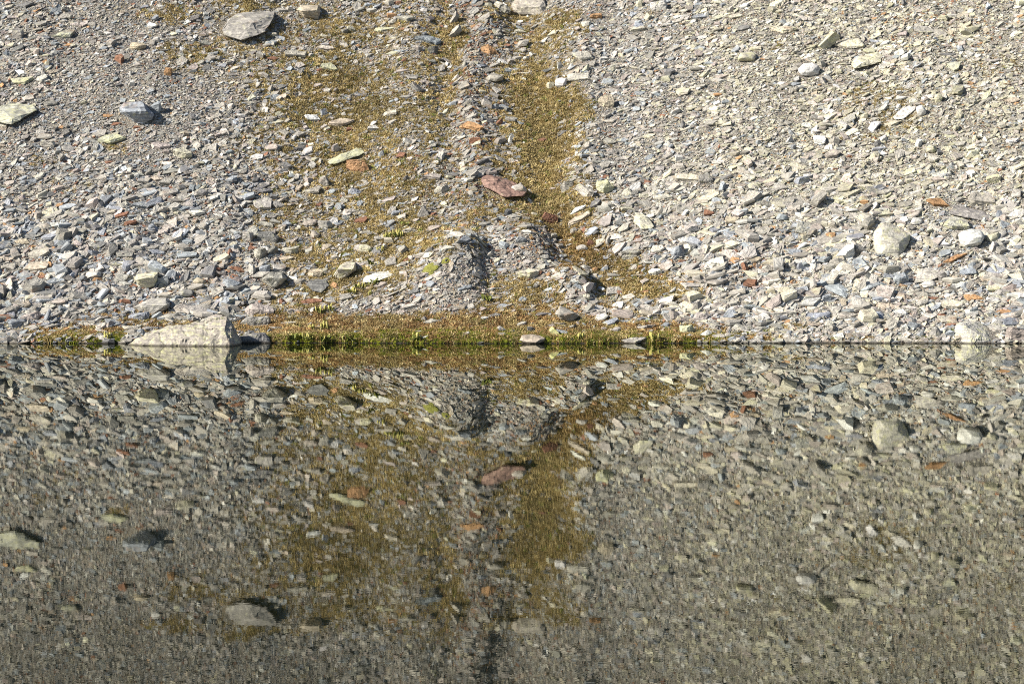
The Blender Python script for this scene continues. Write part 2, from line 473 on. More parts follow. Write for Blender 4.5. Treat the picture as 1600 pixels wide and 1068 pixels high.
ROT = Matrix.Rotation(0.6, 3, 'X') @ Matrix.Rotation(0.5, 3, 'Y') @ Matrix.Rotation(0.4, 3, 'Z')
def roughen(bm, size, seed, layered, round_=False, fine=1.0, amp=1.0):
    ext = max(size)
    ed = 0.22 if ext > 1.0 else 0.30
    bmesh.ops.bevel(bm, geom=bm.edges[:], offset=0.004 * ext if not round_ else 0.03 * ext, segments=1, affect='EDGES', clamp_overlap=True)
    bmesh.ops.triangulate(bm, faces=bm.faces[:])
    lim = ext * (0.10 if ext < 0.7 else 0.05) * fine
    for _ in range(6):
        es = [e for e in bm.edges if e.calc_length() > lim * 1.4]
        if not es or len(bm.verts) > (1500 if fine == 1 else 9000):
            break
        bmesh.ops.subdivide_edges(bm, edges=es, cuts=1, use_grid_fill=False)
        bmesh.ops.triangulate(bm, faces=[f for f in bm.faces if len(f.verts) > 3])
    bm.normal_update()
    sv = Vector((seed * 3.17 % 91, seed * 1.73 % 57, seed * 2.39 % 77))
    th = min(size[2] * 0.22, 0.11)
    offs = []
    for v in bm.verts:
        q = v.co / ext * 3.0 + sv
        d = amp * ext * (0.022 * mnoise.noise(q) + 0.012 * mnoise.noise(q * 3.1) + 0.008 * mnoise.noise(q * 8.0))
        if not round_:
            g = ROT @ (v.co / ext) * 4.2 + sv
            d += amp * (0.011 * ext * (mnoise.cell(g) - 0.5) + 0.007 * ext * (mnoise.cell(g * 2.3) - 0.5))
            d -= amp * 0.012 * ext * max(0.0, 1 - abs(mnoise.noise(q * 1.4)) * 16)
        o = v.normal * d
        if layered and abs(v.normal.z) < 0.8:
            lay = math.floor((v.co.z + 0.15 * v.co.x) / th)
            o += Vector((v.normal.x, v.normal.y, 0)) * (0.012 * amp * ext * (mnoise.cell(Vector((lay * 1.7 + 0.3, seed * 0.37, 0.5))) - 0.3))
        offs.append(o)
    for v, o in zip(bm.verts, offs):
        v.co += o

PAL = {  # base colours (linear), lichen
    'g': ((0.415, 0.39, 0.35), .15), 'G': ((0.30, 0.285, 0.26), .1), 'b': ((0.295, 0.318, 0.345), .1), 'd': ((0.185, 0.182, 0.182), .05),
    'w': ((0.58, 0.57, 0.54), .1), 'p': ((0.51, 0.478, 0.385), .5), 't': ((0.42, 0.36, 0.285), .1), 'o': ((0.43, 0.255, 0.13), .05),
    'r': ((0.25, 0.125, 0.08), .0), 'k': ((0.40, 0.35, 0.32), .05), 'l': ((0.40, 0.40, 0.345), .75), 'y': ((0.46, 0.47, 0.16), 1.0), 'R': ((0.30, 0.195, 0.15), .0)}

# every rock worth naming, read off the photograph in eight tiles: x y w h tilt colour shape [mark]
TILES = {
 (0, 0): """160 30 110 45 22 d s;240 50 45 30 0 k b;30 70 70 20 0 b s;108 215 85 80 0 g b;405 215 170 62 14 l s;760 80 45 30 0 t b;935 160 70 45 -8 w s;875 220 60 35 0 k b
860 285 105 70 -12 t s;740 370 72 60 5 r b;1035 445 62 60 15 o b;225 325 50 50 0 k b;330 328 45 30 0 w b;290 395 45 40 0 p b;820 520 42 50 0 w b;805 455 25 35 0 w b;140 500 135 50 10 l s
545 485 60 30 5 b s;180 605 80 40 5 g s;315 640 85 45 14 G s;95 700 235 112 8 l s L3;600 635 50 30 0 d b;435 685 45 35 0 b b;845 700 215 135 -8 b b L2;960 670 80 82 0 b b;690 860 170 75 6 l s
300 890 100 55 0 g b;1130 950 150 75 -5 p b;990 900 120 50 0 k s;1030 945 50 45 0 k b;670 1005 60 25 0 r s;405 998 75 22 5 r s;715 768 75 22 0 r s;845 785 50 22 0 r s;1355 360 40 35 0 g b
1505 380 60 30 0 g s;300 525 40 25 0 r b;420 280 60 25 20 o s;1190 150 50 20 0 r s;665 715 80 20 0 o s;1200 720 60 35 0 w s;640 300 60 30 20 b s;1150 830 45 40 0 t b;1475 150 330 185 8 G b L1""",
 (400, 0): """325 72 150 88 -3 t b L4;205 60 60 45 0 g b;155 66 75 35 0 g s;235 330 145 55 5 g s;425 295 110 35 0 k s;105 362 75 30 0 r s;425 225 75 25 -10 p s;265 250 45 45 -40 g s;455 415 105 52 5 l s
390 435 45 25 0 r b;425 468 60 22 0 w s;875 20 60 28 0 r b;840 100 78 38 5 o b;940 115 145 52 0 g s;850 135 60 40 0 g b;795 180 150 25 5 l l;1060 245 180 48 5 b s;915 262 50 30 0 d s
850 240 80 20 0 p l;990 300 70 45 0 g b;1090 310 75 62 0 d b;840 330 90 25 0 l s;585 180 60 45 -30 p s;1225 120 45 80 60 g s;1230 205 70 85 48 g s;1330 55 55 30 0 k b;1510 50 135 58 0 g b
1430 35 60 35 0 p b;1440 305 145 68 5 o w;915 375 40 28 0 r b;965 480 85 42 -20 G s;990 545 85 48 -35 d s;1030 505 50 35 -25 k s;895 440 95 30 0 k s;930 600 85 25 0 G l;930 640 60 40 0 G s
1470 485 108 52 0 g r;1290 530 85 50 15 g s;1215 645 75 35 0 b b;1475 665 50 45 0 b r;1525 632 40 35 0 g r;835 705 98 46 -5 p b;570 600 65 25 0 b s;350 730 105 52 -10 w s;530 758 158 60 3 t s
580 805 50 35 0 r b;725 795 72 46 -25 w s;845 755 65 35 10 g s;380 530 60 30 5 k s;495 665 40 30 0 w b;1340 782 150 66 -8 o s;1345 748 110 25 0 g l;1500 760 40 55 60 r s;1355 870 90 50 0 r b
1165 895 80 30 5 b s;560 962 235 92 16 l w L18;625 1025 165 92 0 o b L19;775 955 50 45 10 b b;895 960 72 42 15 r s;485 920 60 66 10 k b;135 905 60 35 0 g s;190 900 50 35 0 t b;65 790 45 35 0 g b
145 710 60 30 5 g s;135 755 80 35 5 p s;930 870 45 45 -40 w s;1570 870 34 62 0 w r;440 560 55 35 10 g s;480 610 85 25 0 k s""",
 (800, 0): """105 45 225 98 0 g b L13;905 38 120 85 10 w b L14;785 30 55 40 0 p r;520 103 95 45 -3 o b;780 178 105 46 -5 p s;1030 130 75 30 10 g s;1200 95 45 35 0 w r;1390 100 95 35 5 p s
905 160 40 25 -30 w s;960 242 65 32 0 w s;1430 175 80 40 10 d s;45 195 80 35 0 p s;255 205 85 30 5 p s;65 310 50 35 -15 g s;30 360 70 35 5 g s;85 362 45 35 0 w b;120 338 30 35 30 w s
445 258 65 30 0 t s;550 268 55 22 0 d s;445 345 132 72 0 g s;380 378 40 30 0 p b;565 360 60 25 5 w s;295 410 35 50 60 w s;455 430 45 55 40 l s;500 395 50 40 30 G s;238 530 66 46 0 p r
305 515 82 64 0 w r L16;400 480 155 38 0 g s;510 490 70 35 0 g s;525 530 50 30 0 d b;1450 355 115 66 0 p r;1510 305 90 45 0 p s;990 305 90 35 20 G s;1265 500 110 40 0 w s;1060 565 90 60 0 p s
885 575 65 30 5 w s;635 580 70 30 15 w s;580 635 118 88 -3 t b L15;580 715 70 35 20 g s;1390 705 40 35 -40 w r;1055 780 40 55 70 d s;1195 795 92 50 5 g b;600 875 95 46 -3 g s;690 868 70 35 0 b s
770 860 75 30 5 g s;850 840 110 30 5 p s;1520 885 45 45 0 b b;190 865 55 35 -15 r s;690 978 112 30 8 g s;1035 985 66 46 0 w r;960 1000 60 35 0 g b;860 995 75 30 8 p s;905 1045 80 40 0 g s;1545 1000 60 30 0 g s""",
 (1200, 0): """90 185 175 66 -8 p s;365 265 105 130 48 p s L33;425 230 45 75 50 d s;510 275 185 56 5 p s;610 375 205 86 10 p b L22;255 435 128 82 0 w r L21;170 425 70 35 0 g s;330 400 70 55 0 g b
370 480 40 60 -50 w s;340 500 60 55 -60 g s;395 555 60 35 5 p b;170 522 70 30 0 b s;205 625 75 35 5 p s;360 690 66 46 -20 w s;610 455 60 35 0 l b;655 290 30 30 0 w r;765 92 35 30 0 w b
835 25 30 45 70 d s;770 180 80 30 5 g s;840 210 80 40 0 k s;970 190 145 36 -12 G s;1530 208 90 22 0 w s;1310 268 40 20 0 o s;1115 340 112 22 0 d l;1075 375 80 30 0 g s;1150 415 92 56 12 l s
820 370 35 55 60 g s;940 400 60 35 0 g b;1490 470 60 35 0 p b;1300 350 45 25 5 w s;820 605 86 40 8 w s;810 572 45 28 0 w b;1055 612 52 62 0 p r;850 690 178 48 25 w s L20;945 690 66 76 0 w r
640 785 125 55 36 w w L34;790 760 142 36 8 p s;600 645 40 40 0 k b;595 720 60 45 0 p b;675 890 55 46 30 d b;420 875 56 50 -10 g r;320 865 92 70 -30 w s;930 890 50 62 0 w b;1010 925 66 56 0 p r
1060 950 40 50 0 d b;1020 985 80 60 0 g s;1505 870 112 36 8 w s;1240 830 65 25 5 g s;1400 870 50 25 0 k s;145 825 40 50 -60 b s;130 870 40 50 50 w s;495 965 40 22 0 r s;400 950 100 60 0 k s
405 1052 70 35 0 r b;560 1045 50 20 0 w s;250 1020 75 18 0 r s;1515 620 122 28 3 t s;1520 985 70 35 10 w s""",
 (0, 270): """905 660 152 102 0 p b L12;1010 672 86 80 0 b b;945 825 232 104 3 g b L11;1145 745 116 46 0 G r;965 890 66 58 38 b s;850 890 152 56 3 b b;1030 750 112 36 0 t s;820 700 86 32 -5 r s;770 795 92 36 -5 r b
860 765 66 40 0 g b;580 630 92 42 3 w r;600 660 65 35 0 o b;285 715 66 46 0 r b;300 830 118 50 -5 g s;270 795 80 30 0 g s;185 895 152 62 5 k b;45 905 100 60 5 r b L35;95 945 86 76 0 b b;20 740 50 112 0 G b
410 910 112 36 -3 k s;530 900 66 40 0 b b;520 850 86 40 0 g s;545 820 70 25 0 d s;280 870 70 35 0 g b;740 625 50 50 -30 g s;575 495 82 46 0 b b;690 455 82 56 0 d b L36;615 450 92 46 20 d s
970 490 108 40 5 b s;745 262 118 40 10 r s L37;800 310 96 40 15 r s;660 110 66 46 0 g b;715 145 76 40 0 b b;870 195 122 50 10 b s;970 35 80 40 0 t s;360 90 86 46 5 k s;240 500 142 60 8 g s
230 578 162 62 5 t s L38;150 630 96 50 5 b s;65 580 106 46 5 g s;40 530 100 35 12 t s;215 390 120 30 15 d s;240 265 70 60 0 k b;150 430 142 36 0 t s;270 365 40 45 20 t b;1215 245 108 46 -3 w s L39
985 250 70 30 8 g s;930 275 45 25 0 r b;1145 475 76 40 10 g b;1040 570 92 46 10 g s;950 410 55 45 0 d b;1450 465 50 56 0 b b;1530 395 92 82 10 g b;1330 605 86 60 0 r b;1465 595 112 36 0 r s
1440 645 70 40 15 r s;1235 672 76 50 0 t r;1560 600 56 76 0 g b;1390 555 50 50 0 g b;1420 500 35 60 80 r s;1555 465 60 40 20 r s;1390 780 96 30 0 t s;1195 892 60 28 0 b b;1040 910 60 22 0 g s
810 960 112 46 -5 g s;905 965 70 30 -15 k s;600 980 92 30 5 r s;530 1022 106 28 10 g s;485 998 70 25 12 k s;360 1030 50 28 0 b b;668 1045 86 35 0 d r;90 1010 56 46 15 b b;45 1035 60 50 0 d b""",
 (400, 270): """115 665 165 108 -5 G b L27;380 690 145 86 -8 d s L28;365 625 125 62 10 t b;545 605 155 104 20 p b L29;745 640 205 82 14 w s L10;345 797 142 48 0 r s;170 797 66 52 0 r w;460 790 86 46 -30 g s
250 835 60 28 0 g s;195 930 106 32 0 g s;20 850 180 84 -5 k b;0 922 200 80 6 G b;-15 1032 230 86 0 d b;70 795 65 25 10 g s;40 760 76 25 0 w s;50 600 82 66 0 b b;140 585 86 56 10 g s;30 500 82 92 0 g b
70 395 148 82 0 d b L40;40 190 122 82 0 g s;135 200 96 46 5 g s;110 155 60 46 0 d b;55 110 112 46 -3 d s;360 110 132 50 3 g s;415 55 76 66 20 G b;610 115 108 62 0 b w;585 150 80 30 0 g s;480 105 82 28 5 d s
590 192 80 28 5 g s;1145 105 116 56 3 g b;1085 20 120 50 0 k s;825 165 90 35 0 k s;1035 240 92 92 0 G w L31;1085 258 70 25 30 r s;655 295 102 46 15 r s;905 270 76 40 0 g s;830 310 56 46 30 b s;660 372 76 32 0 g b
430 325 96 66 0 g b;365 385 76 50 0 k b;435 455 70 35 0 t s;680 472 82 52 0 p b;945 360 112 42 0 g b;1100 340 86 40 10 k s;1285 328 50 32 0 o b;1075 480 60 40 0 d b;1025 510 102 25 -10 k s;930 540 45 28 0 r b
490 530 55 46 20 g b;560 508 66 32 5 b s;215 480 122 56 0 g b;185 530 90 35 10 t s;165 345 40 40 0 t b;60 320 92 40 0 g s;190 315 66 46 0 b s;330 310 112 46 15 k s;1485 415 60 30 5 w s;1425 445 66 28 5 b s
1440 505 40 50 60 g s;1522 90 320 168 -22 R s L9;955 825 92 40 10 g s;990 790 80 35 15 g s;1115 722 55 28 0 w s;1410 900 60 36 0 w s;1475 880 92 36 3 d s;1090 918 132 28 5 g s;1470 775 92 32 10 g s;1405 785 56 28 20 w s
1535 1000 92 28 -10 g s;770 690 80 40 10 k s;990 985 86 20 5 w s;1045 1012 50 25 0 w s;1385 1055 60 18 0 d s""",
 (800, 270): """340 868 150 108 -25 G b L23;230 285 125 86 0 r b L24;575 95 128 92 0 l b L25;345 85 92 72 0 g b;465 115 132 78 -35 g s;815 290 135 108 -35 p s L26;410 285 165 42 18 t l;510 190 82 50 30 d s
410 225 112 30 0 w s;1090 28 165 56 -18 p s L17;1195 45 105 56 0 G b;820 60 86 32 -5 r s;670 60 66 40 0 g s;745 45 82 36 0 g s;925 150 118 40 3 g s;820 195 92 46 -20 g s;1165 185 96 40 0 g s;1050 215 76 36 0 g s
615 260 50 46 0 g b;1025 280 132 50 -10 k s;955 335 76 30 -15 r s;1215 250 76 50 0 r s;1430 245 72 62 0 b b;1350 290 118 56 0 t s;1510 235 72 50 20 g s;685 345 86 40 0 g s;380 358 52 36 0 g r;40 110 95 82 0 g r
435 465 82 40 3 g b;485 440 56 46 -30 r b;735 510 132 76 0 G b;1020 490 98 92 0 b b L32;890 425 46 40 20 r b;1120 415 76 40 -10 r s;1195 405 82 38 3 o s;1190 375 46 28 0 r w;1370 400 56 30 0 o b;1215 465 60 40 0 b b
1380 545 82 46 0 o b;1440 590 56 66 -60 r s;1475 685 98 56 0 r s L41;1280 715 82 50 0 w b;1415 855 108 62 10 g w;1490 835 142 56 0 b s;1320 500 82 50 0 g s;1500 535 86 46 20 t s;1240 625 66 50 30 g s;960 575 92 60 10 g s
825 550 60 40 0 g b;1150 540 60 46 0 g b;1060 560 102 30 10 b s;510 600 50 38 0 o b;575 595 60 40 0 b b;560 640 86 25 3 b s;650 655 46 22 0 g s;885 615 92 46 0 w b;1015 655 50 28 0 w b;1100 685 60 36 20 o s
795 585 40 30 0 o b;1005 755 76 26 -15 p s;1200 820 112 40 -5 w s;1260 770 72 40 20 g s;60 415 82 42 -5 b b;100 625 172 56 3 p b;165 615 50 36 -30 r b;280 575 92 40 -10 g s;300 635 76 30 0 g s;965 870 108 48 3 b b
880 860 60 36 0 g s;745 862 46 26 0 b w;790 890 46 20 0 o s;605 925 112 52 28 b s;700 920 102 34 3 b s;570 968 46 30 0 k b;635 972 76 42 15 G s;820 955 142 34 5 g b;950 940 56 42 0 b s;1070 975 168 54 3 l b L42
1160 895 142 62 -5 k b;1350 915 168 52 0 t s;1255 950 102 40 0 g b;1425 955 152 64 10 g w L43;1275 1010 86 36 5 g s;55 935 76 40 15 g s;250 945 56 32 -20 k s;265 992 78 60 -48 y s L44;125 1030 158 48 0 t r L45;310 985 82 42 -20 b s
755 1035 162 30 6 g s;540 805 92 26 -25 o s;480 830 66 26 0 g s""",
 (1200, 270): """1250 412 165 118 0 w r L7;1530 1005 155 112 0 k b;1245 238 255 76 -12 G l L30;1170 320 172 92 5 l s;1315 165 168 88 -5 g s;1055 185 152 66 -5 o s;1395 40 108 62 0 p b;1250 75 92 36 0 g s;1530 130 82 62 30 g s
875 55 60 46 0 p b;600 190 82 46 0 o b;205 50 112 62 5 b b;60 95 132 50 5 g s;600 85 108 40 3 p s;425 288 96 26 0 r s;395 400 76 62 0 o b L46;560 350 50 26 0 r s;85 275 76 46 0 b r;155 490 112 50 -25 b s;155 235 76 40 0 g b
715 240 66 46 0 w b;915 300 76 46 0 w r;1390 470 46 92 70 g s;1095 500 92 46 15 b s;1150 530 172 40 8 o s;700 590 96 46 0 g s;690 545 76 40 0 g b;980 625 142 82 8 g s L47;1080 640 82 86 0 G b;820 660 112 86 10 b b
750 645 76 46 -20 b s;380 650 132 52 -5 b s;425 715 155 88 -25 b s L48;310 720 60 46 0 o b;480 540 50 46 30 g s;295 565 66 50 20 b b;60 580 72 50 0 b b;145 575 82 60 0 g b;140 630 102 46 0 g s;580 645 112 28 5 p s
755 740 56 56 0 g b;845 765 106 50 0 t b;685 785 76 46 3 b b;1035 730 152 36 3 g l;1010 777 108 22 0 r l;990 690 92 40 0 w r;1385 715 102 46 5 p s;1255 770 142 36 -10 o s;1150 815 152 72 -15 p s;1450 745 112 56 0 g b
1390 785 92 36 0 w b;730 825 142 50 0 t s;880 835 112 40 -5 g s;360 775 72 56 0 b b;190 765 92 30 15 r s;235 800 122 40 15 g s;95 865 185 66 3 g s L49;300 885 185 42 5 b s;480 880 152 62 0 g s;115 920 76 30 8 o s
265 935 152 46 5 t s;810 865 118 50 0 w s;690 885 86 56 -30 b s;995 885 96 50 -20 g s;1115 910 152 62 -15 g s;910 950 112 56 0 b b;1030 985 108 92 0 G w L50;1120 1000 66 62 0 b b;1125 940 82 32 3 r s;445 1010 98 48 -10 w s
940 1000 56 46 0 b b;855 1030 112 40 -8 g s;580 1005 112 30 3 k s;1385 910 112 40 -5 g b;1420 960 142 62 -10 g s;1270 850 72 46 15 b b;1460 860 112 36 5 o s;130 1005 60 30 0 g s;490 965 92 40 -5 g s;1350 660 82 46 -15 t s
1225 615 112 50 5 b s;1270 560 60 50 0 G b""",
}
LANDMARK = {  # mark: (short name used by its neighbours, own label)
 'L1': ('largest tilted grey slab', 'large pale grey tilted slab boulder high on the left of the slope'),
 'L2': ('dark-topped blue-grey boulder', 'blue-grey boulder with a dark cracked top and pale front on the upper left scree'),
 'L3': ('lichen slab at the left edge', 'broad greenish lichen-crusted slab cut by the left edge'),
 'L4': ('square tan block', 'square tan block beside the largest tilted grey slab'),
 'L6': ('big cream boulder', 'big cream-white rounded boulder alone on the right scree'),
 'L7': ('round white boulder', 'round white speckled boulder right of the big cream boulder'),
 'L8': ('pale shore boulder at right', 'large pale wedge-topped boulder at the waterline on the right'),
 'L9': ('large rust-red slab', 'largest rust-red slab, tilted downhill in the middle of the slope'),
 'L10': ('white leaning slab', 'smooth white pointed slab leaning in the grass above the stone lobe'),
 'L11': ('broad grey table rock', 'broad grey table-shaped rock casting a dark shadow above the lakeside boulder'),
 'L12': ('cream block with dark top', 'cream angular block with a dark top on the lower left scree'),
 'L13': ('layered boulder at the top centre', 'large layered grey boulder at the top edge above a green patch'),
 'L14': ('white boulder at the top edge', 'white angular boulder cut by the top edge, right of centre'),
 'L15': ('lone tan block', 'lone tan square-sided block right of the grassy gully'),
 'L16': ('white rounded pair', 'larger white rounded stone of the pair at the edge of the grass'),
 'L17': ('pale slab with a dark end', 'pale cream slab pointing downhill beside a darker block'),
 'L18': ('long wedge slab', 'long grey-green wedge slab rising to the right in the moss'),
 'L19': ('ochre rock', 'ochre-brown lumpy rock under the long wedge slab'),
 'L20': ('long white slab', 'long smooth white slab rising to the right on the upper right scree'),
 'L21': ('cream-white rounded rock', 'cream-white rounded rock on the upper right scree'),
 'L22': ('layered cream block', 'long cream block of layered stone on the upper right scree'),
 'L23': ('dark tilted block', 'dark cracked tilted block with a deep shadow above the shore'),
 'L24': ('dark rust heap', 'dark rust-brown jagged rock in the grassy channel'),
 'L25': ('yellow-footed grey block', 'grey block with yellow lichen at its foot at the right side of the grass'),
 'L26': ('striped pale slab', 'pale striped slab leaning downhill right of the grass'),
 'L27': ('dark faceted rock', 'dark grey faceted rock on the grassy lower left slope'),
 'L28': ('dark flat slab', 'dark smooth flat slab lying in the grass, lower left of centre'),
 'L29': ('cream knobbly rock', 'cream knobbly rock left of the white leaning slab'),
 'L30': ('long overhanging slab', 'long dark grey slab overhanging above the round white boulder'),
 'L31': ('grey pyramid rock', 'small grey pyramid-shaped rock standing in the moss'),
 'L32': ('blue faceted rock', 'blue-grey faceted rock with a black shaded side'),
 'L33': ('upright cream slab', 'upright cream slab with a dark right side near the top right'),
 'L34': ('white quartz shard', 'bright white quartz shard pointing downhill on the right slope'),
 'L35': ('rust block at the left edge', 'rust-red block at the left edge just above the water'),
 'L36': ('dark block pair', 'dark slate block, right one of a leaning pair on the left scree'),
 'L37': ('long red slab', 'long red flat slab on the left scree'),
 'L38': ('tan plate', 'broad tan stained plate low on the left scree'),
 'L39': ('white flat stone', 'white flat diamond-shaped stone on the left scree'),
 'L40': ('dark broken rock', 'dark broken rock where the left scree meets the moss'),
 'L41': ('red-brown plate', 'red-brown broken plate among grey stones on the lower right scree'),
 'L42': ('yellow-faced shore rock', 'grey shore rock with a yellow lichen-covered face'),
 'L43': ('pale peaked shore rock', 'pale grey peaked rock near the shore, right of the yellow-faced one'),
 'L44': ('bright yellow upright slab', 'bright yellow-green lichen slab standing upright by the water'),
 'L45': ('low tan shore rock', 'low rounded tan rock at the waterline below the bright yellow slab'),
 'L46': ('orange block', 'small orange-brown block left of the big cream boulder'),
 'L47': ('flat pale-grey slab', 'flat smooth pale-grey slab below the big cream boulder'),
 'L48': ('blue-grey tilted slab', 'larger tilted blue-grey slab on the lower right scree'),
 'L49': ('long grey shore slab', 'long flat grey slab near the shore on the right'),
 'L50': ('grey pointed shore rock', 'dark grey pointed ribbed rock at the water, left of the pale shore boulder'),
 'L5': ('lakeside boulder', 'largest boulder, a long pale wedge lying in the lake edge at left'),
}
S = 3.955
heroes = []
for (ox, oy), txt in TILES.items():
    for item in txt.replace('\n', ';').split(';'):
        f = item.split()
        if len(f) < 7:
            continue
        heroes.append(dict(x=ox + float(f[0]) / S, y=oy + float(f[1]) / S, w=float(f[2]) / S, h=float(f[3]) / S, tilt=float(f[4]), c=f[5], k=f[6], mark=f[7] if len(f) > 7 else None))
# three boulders whose outline is read off one by one: photo outline, front ridge depth
CUSTOM = [
 dict(mark='L5', c='p', rgb=(0.31, 0.282, 0.248), li=0.45, poly=[(200, 541), (214, 531), (240, 519), (262, 511), (300, 505), (330, 499), (354, 493.5), (364, 500), (378, 527), (374, 541)],
      ridge=[(360, 508), (361, 540), (300, 512), (345, 500)], depth=1.7, x=292, y=520, w=178, h=48, sink=0.35,
      solid=[(198, 541.5, .5), (222, 541.5, -.1), (300, 542, -.5), (361, 542, -.7), (376, 541.5, .5), (380, 528, .8), (366, 502, .5), (355, 493.5, .45), (351, 512, -.15), (330, 499, .5), (300, 502.5, .55),
             (262, 509, .6), (240, 517, .6), (214, 530, .6), (230, 528, 1.7), (330, 503, 1.6), (368, 508, 1.7), (376, 534, 1.8)]),
 dict(mark='L6', c='p', rgb=(0.44, 0.42, 0.37), li=0.55, poly=[(1366, 392), (1365, 366), (1372, 351), (1382, 346.5), (1393, 349), (1406, 358), (1422, 366), (1421, 378), (1416, 389), (1404, 396), (1386, 400), (1370, 400)],
      ridge=[(1390, 372), (1384, 385), (1405, 378), (1378, 362)], depth=1.0, x=1393, y=374, w=57, h=53, sink=0.2),
 dict(mark='L8', c='p', rgb=(0.40, 0.385, 0.355), li=0.45, poly=[(1492, 537), (1491, 516), (1494, 505), (1507, 501), (1530, 503), (1545, 509), (1555, 521), (1565, 534), (1560, 538)],
      ridge=[(1510, 512), (1530, 520), (1545, 533), (1503, 525)], depth=1.2, x=1527, y=518, w=72, h=38, sink=0.3,
      solid=[(1491, 538.5, .2), (1520, 539, -.35), (1566, 538.5, .2), (1490, 517, .35), (1494, 505, .5), (1506, 508, .1), (1532, 523, -.1), (1508, 500.5, 1.0), (1530, 502, 1.2), (1546, 509, 1.2), (1557, 522, .9), (1566, 534, .7)]),
]
POLY = {  # outlines of the most telling rocks, photo pixels of their tile
 'L1': ((0, 0), [(1366, 182), (1425, 105), (1470, 73), (1698, 76), (1694, 112), (1640, 196), (1600, 215), (1485, 251), (1384, 222)], .42),
 'L9': ((0, 0), [(2948, 1076), (2975, 1058), (3165, 1114), (3252, 1184), (3240, 1214), (3120, 1220), (2994, 1157)], .34),
 'L10': ((400, 270), [(648, 675), (680, 630), (740, 612), (820, 600), (845, 600), (845, 635), (790, 655), (720, 680)], .32),
 'L18': ((400, 0), [(438, 1002), (480, 975), (530, 950), (620, 912), (655, 912), (675, 940), (640, 962), (560, 988), (500, 1012), (455, 1017)], .40),
 'L11': ((0, 270), [(828, 828), (880, 795), (950, 772), (1030, 770), (1054, 800), (1047, 838), (1000, 865), (930, 880), (880, 865)], .62),
 'L12': ((0, 270), [(828, 660), (845, 628), (900, 618), (977, 613), (977, 660), (955, 702), (910, 716), (850, 692)], .85),
 'L13': ((800, 0), [(-8, 35), (20, -5), (200, -5), (217, 40), (217, 88), (130, 97), (40, 93), (5, 65)], .60),
 'L2': ((0, 0), [(735, 668), (766, 631), (884, 631), (954, 704), (942, 744), (880, 770), (838, 762), (743, 694)], .75),
 'L23': ((800, 270), [(262, 872), (298, 820), (365, 846), (414, 880), (388, 914), (360, 929), (300, 904)], .65),
 'L27': ((400, 270), [(30, 655), (90, 612), (160, 612), (193, 650), (150, 698), (110, 719), (68, 692)], .70),
 'L28': ((400, 270), [(307, 690), (345, 652), (430, 657), (453, 695), (402, 740), (348, 730)], .40),
 'L29': ((400, 270), [(472, 642), (520, 568), (560, 547), (618, 552), (618, 602), (572, 638), (520, 662)], .70),
 'L30': ((1200, 270), [(1118, 252), (1145, 192), (1180, 197), (1300, 228), (1373, 253), (1375, 292), (1330, 298), (1250, 278), (1180, 268)], .45),
 'L3': ((0, 0), [(-60, 665), (60, 640), (205, 646), (237, 680), (120, 740), (70, 772), (-60, 745)], .45),
 'L26': ((800, 270), [(747, 300), (763, 242), (802, 247), (852, 288), (884, 332), (862, 349), (798, 349)], .45),
 'L48': ((1200, 270), [(342, 690), (370, 662), (432, 677), (492, 707), (508, 745), (482, 774), (420, 744), (358, 722)], .35),
 'L47': ((1200, 270), [(902, 682), (924, 598), (980, 582), (1053, 598), (1048, 647), (1000, 668)], .32),
 'L22': ((1200, 0), [(512, 385), (558, 348), (690, 317), (708, 345), (703, 383), (620, 408), (528, 428)], .50),
 'L20': ((1200, 0), [(767, 722), (828, 668), (900, 637), (933, 643), (922, 667), (880, 703), (840, 733), (788, 741)], .40),
 'L4': ((400, 0), [(249, 62), (275, 33), (387, 33), (398, 70), (388, 121), (298, 108)], .70)}
hx = np.array([h['x'] for h in heroes]); hy = np.array([h['y'] for h in heroes])
area = np.array([h['w'] * h['h'] * (3 if h['mark'] else 1) for h in heroes])
order = np.argsort(-area)
N_OWN = 297
own = set(order[:N_OWN].tolist())

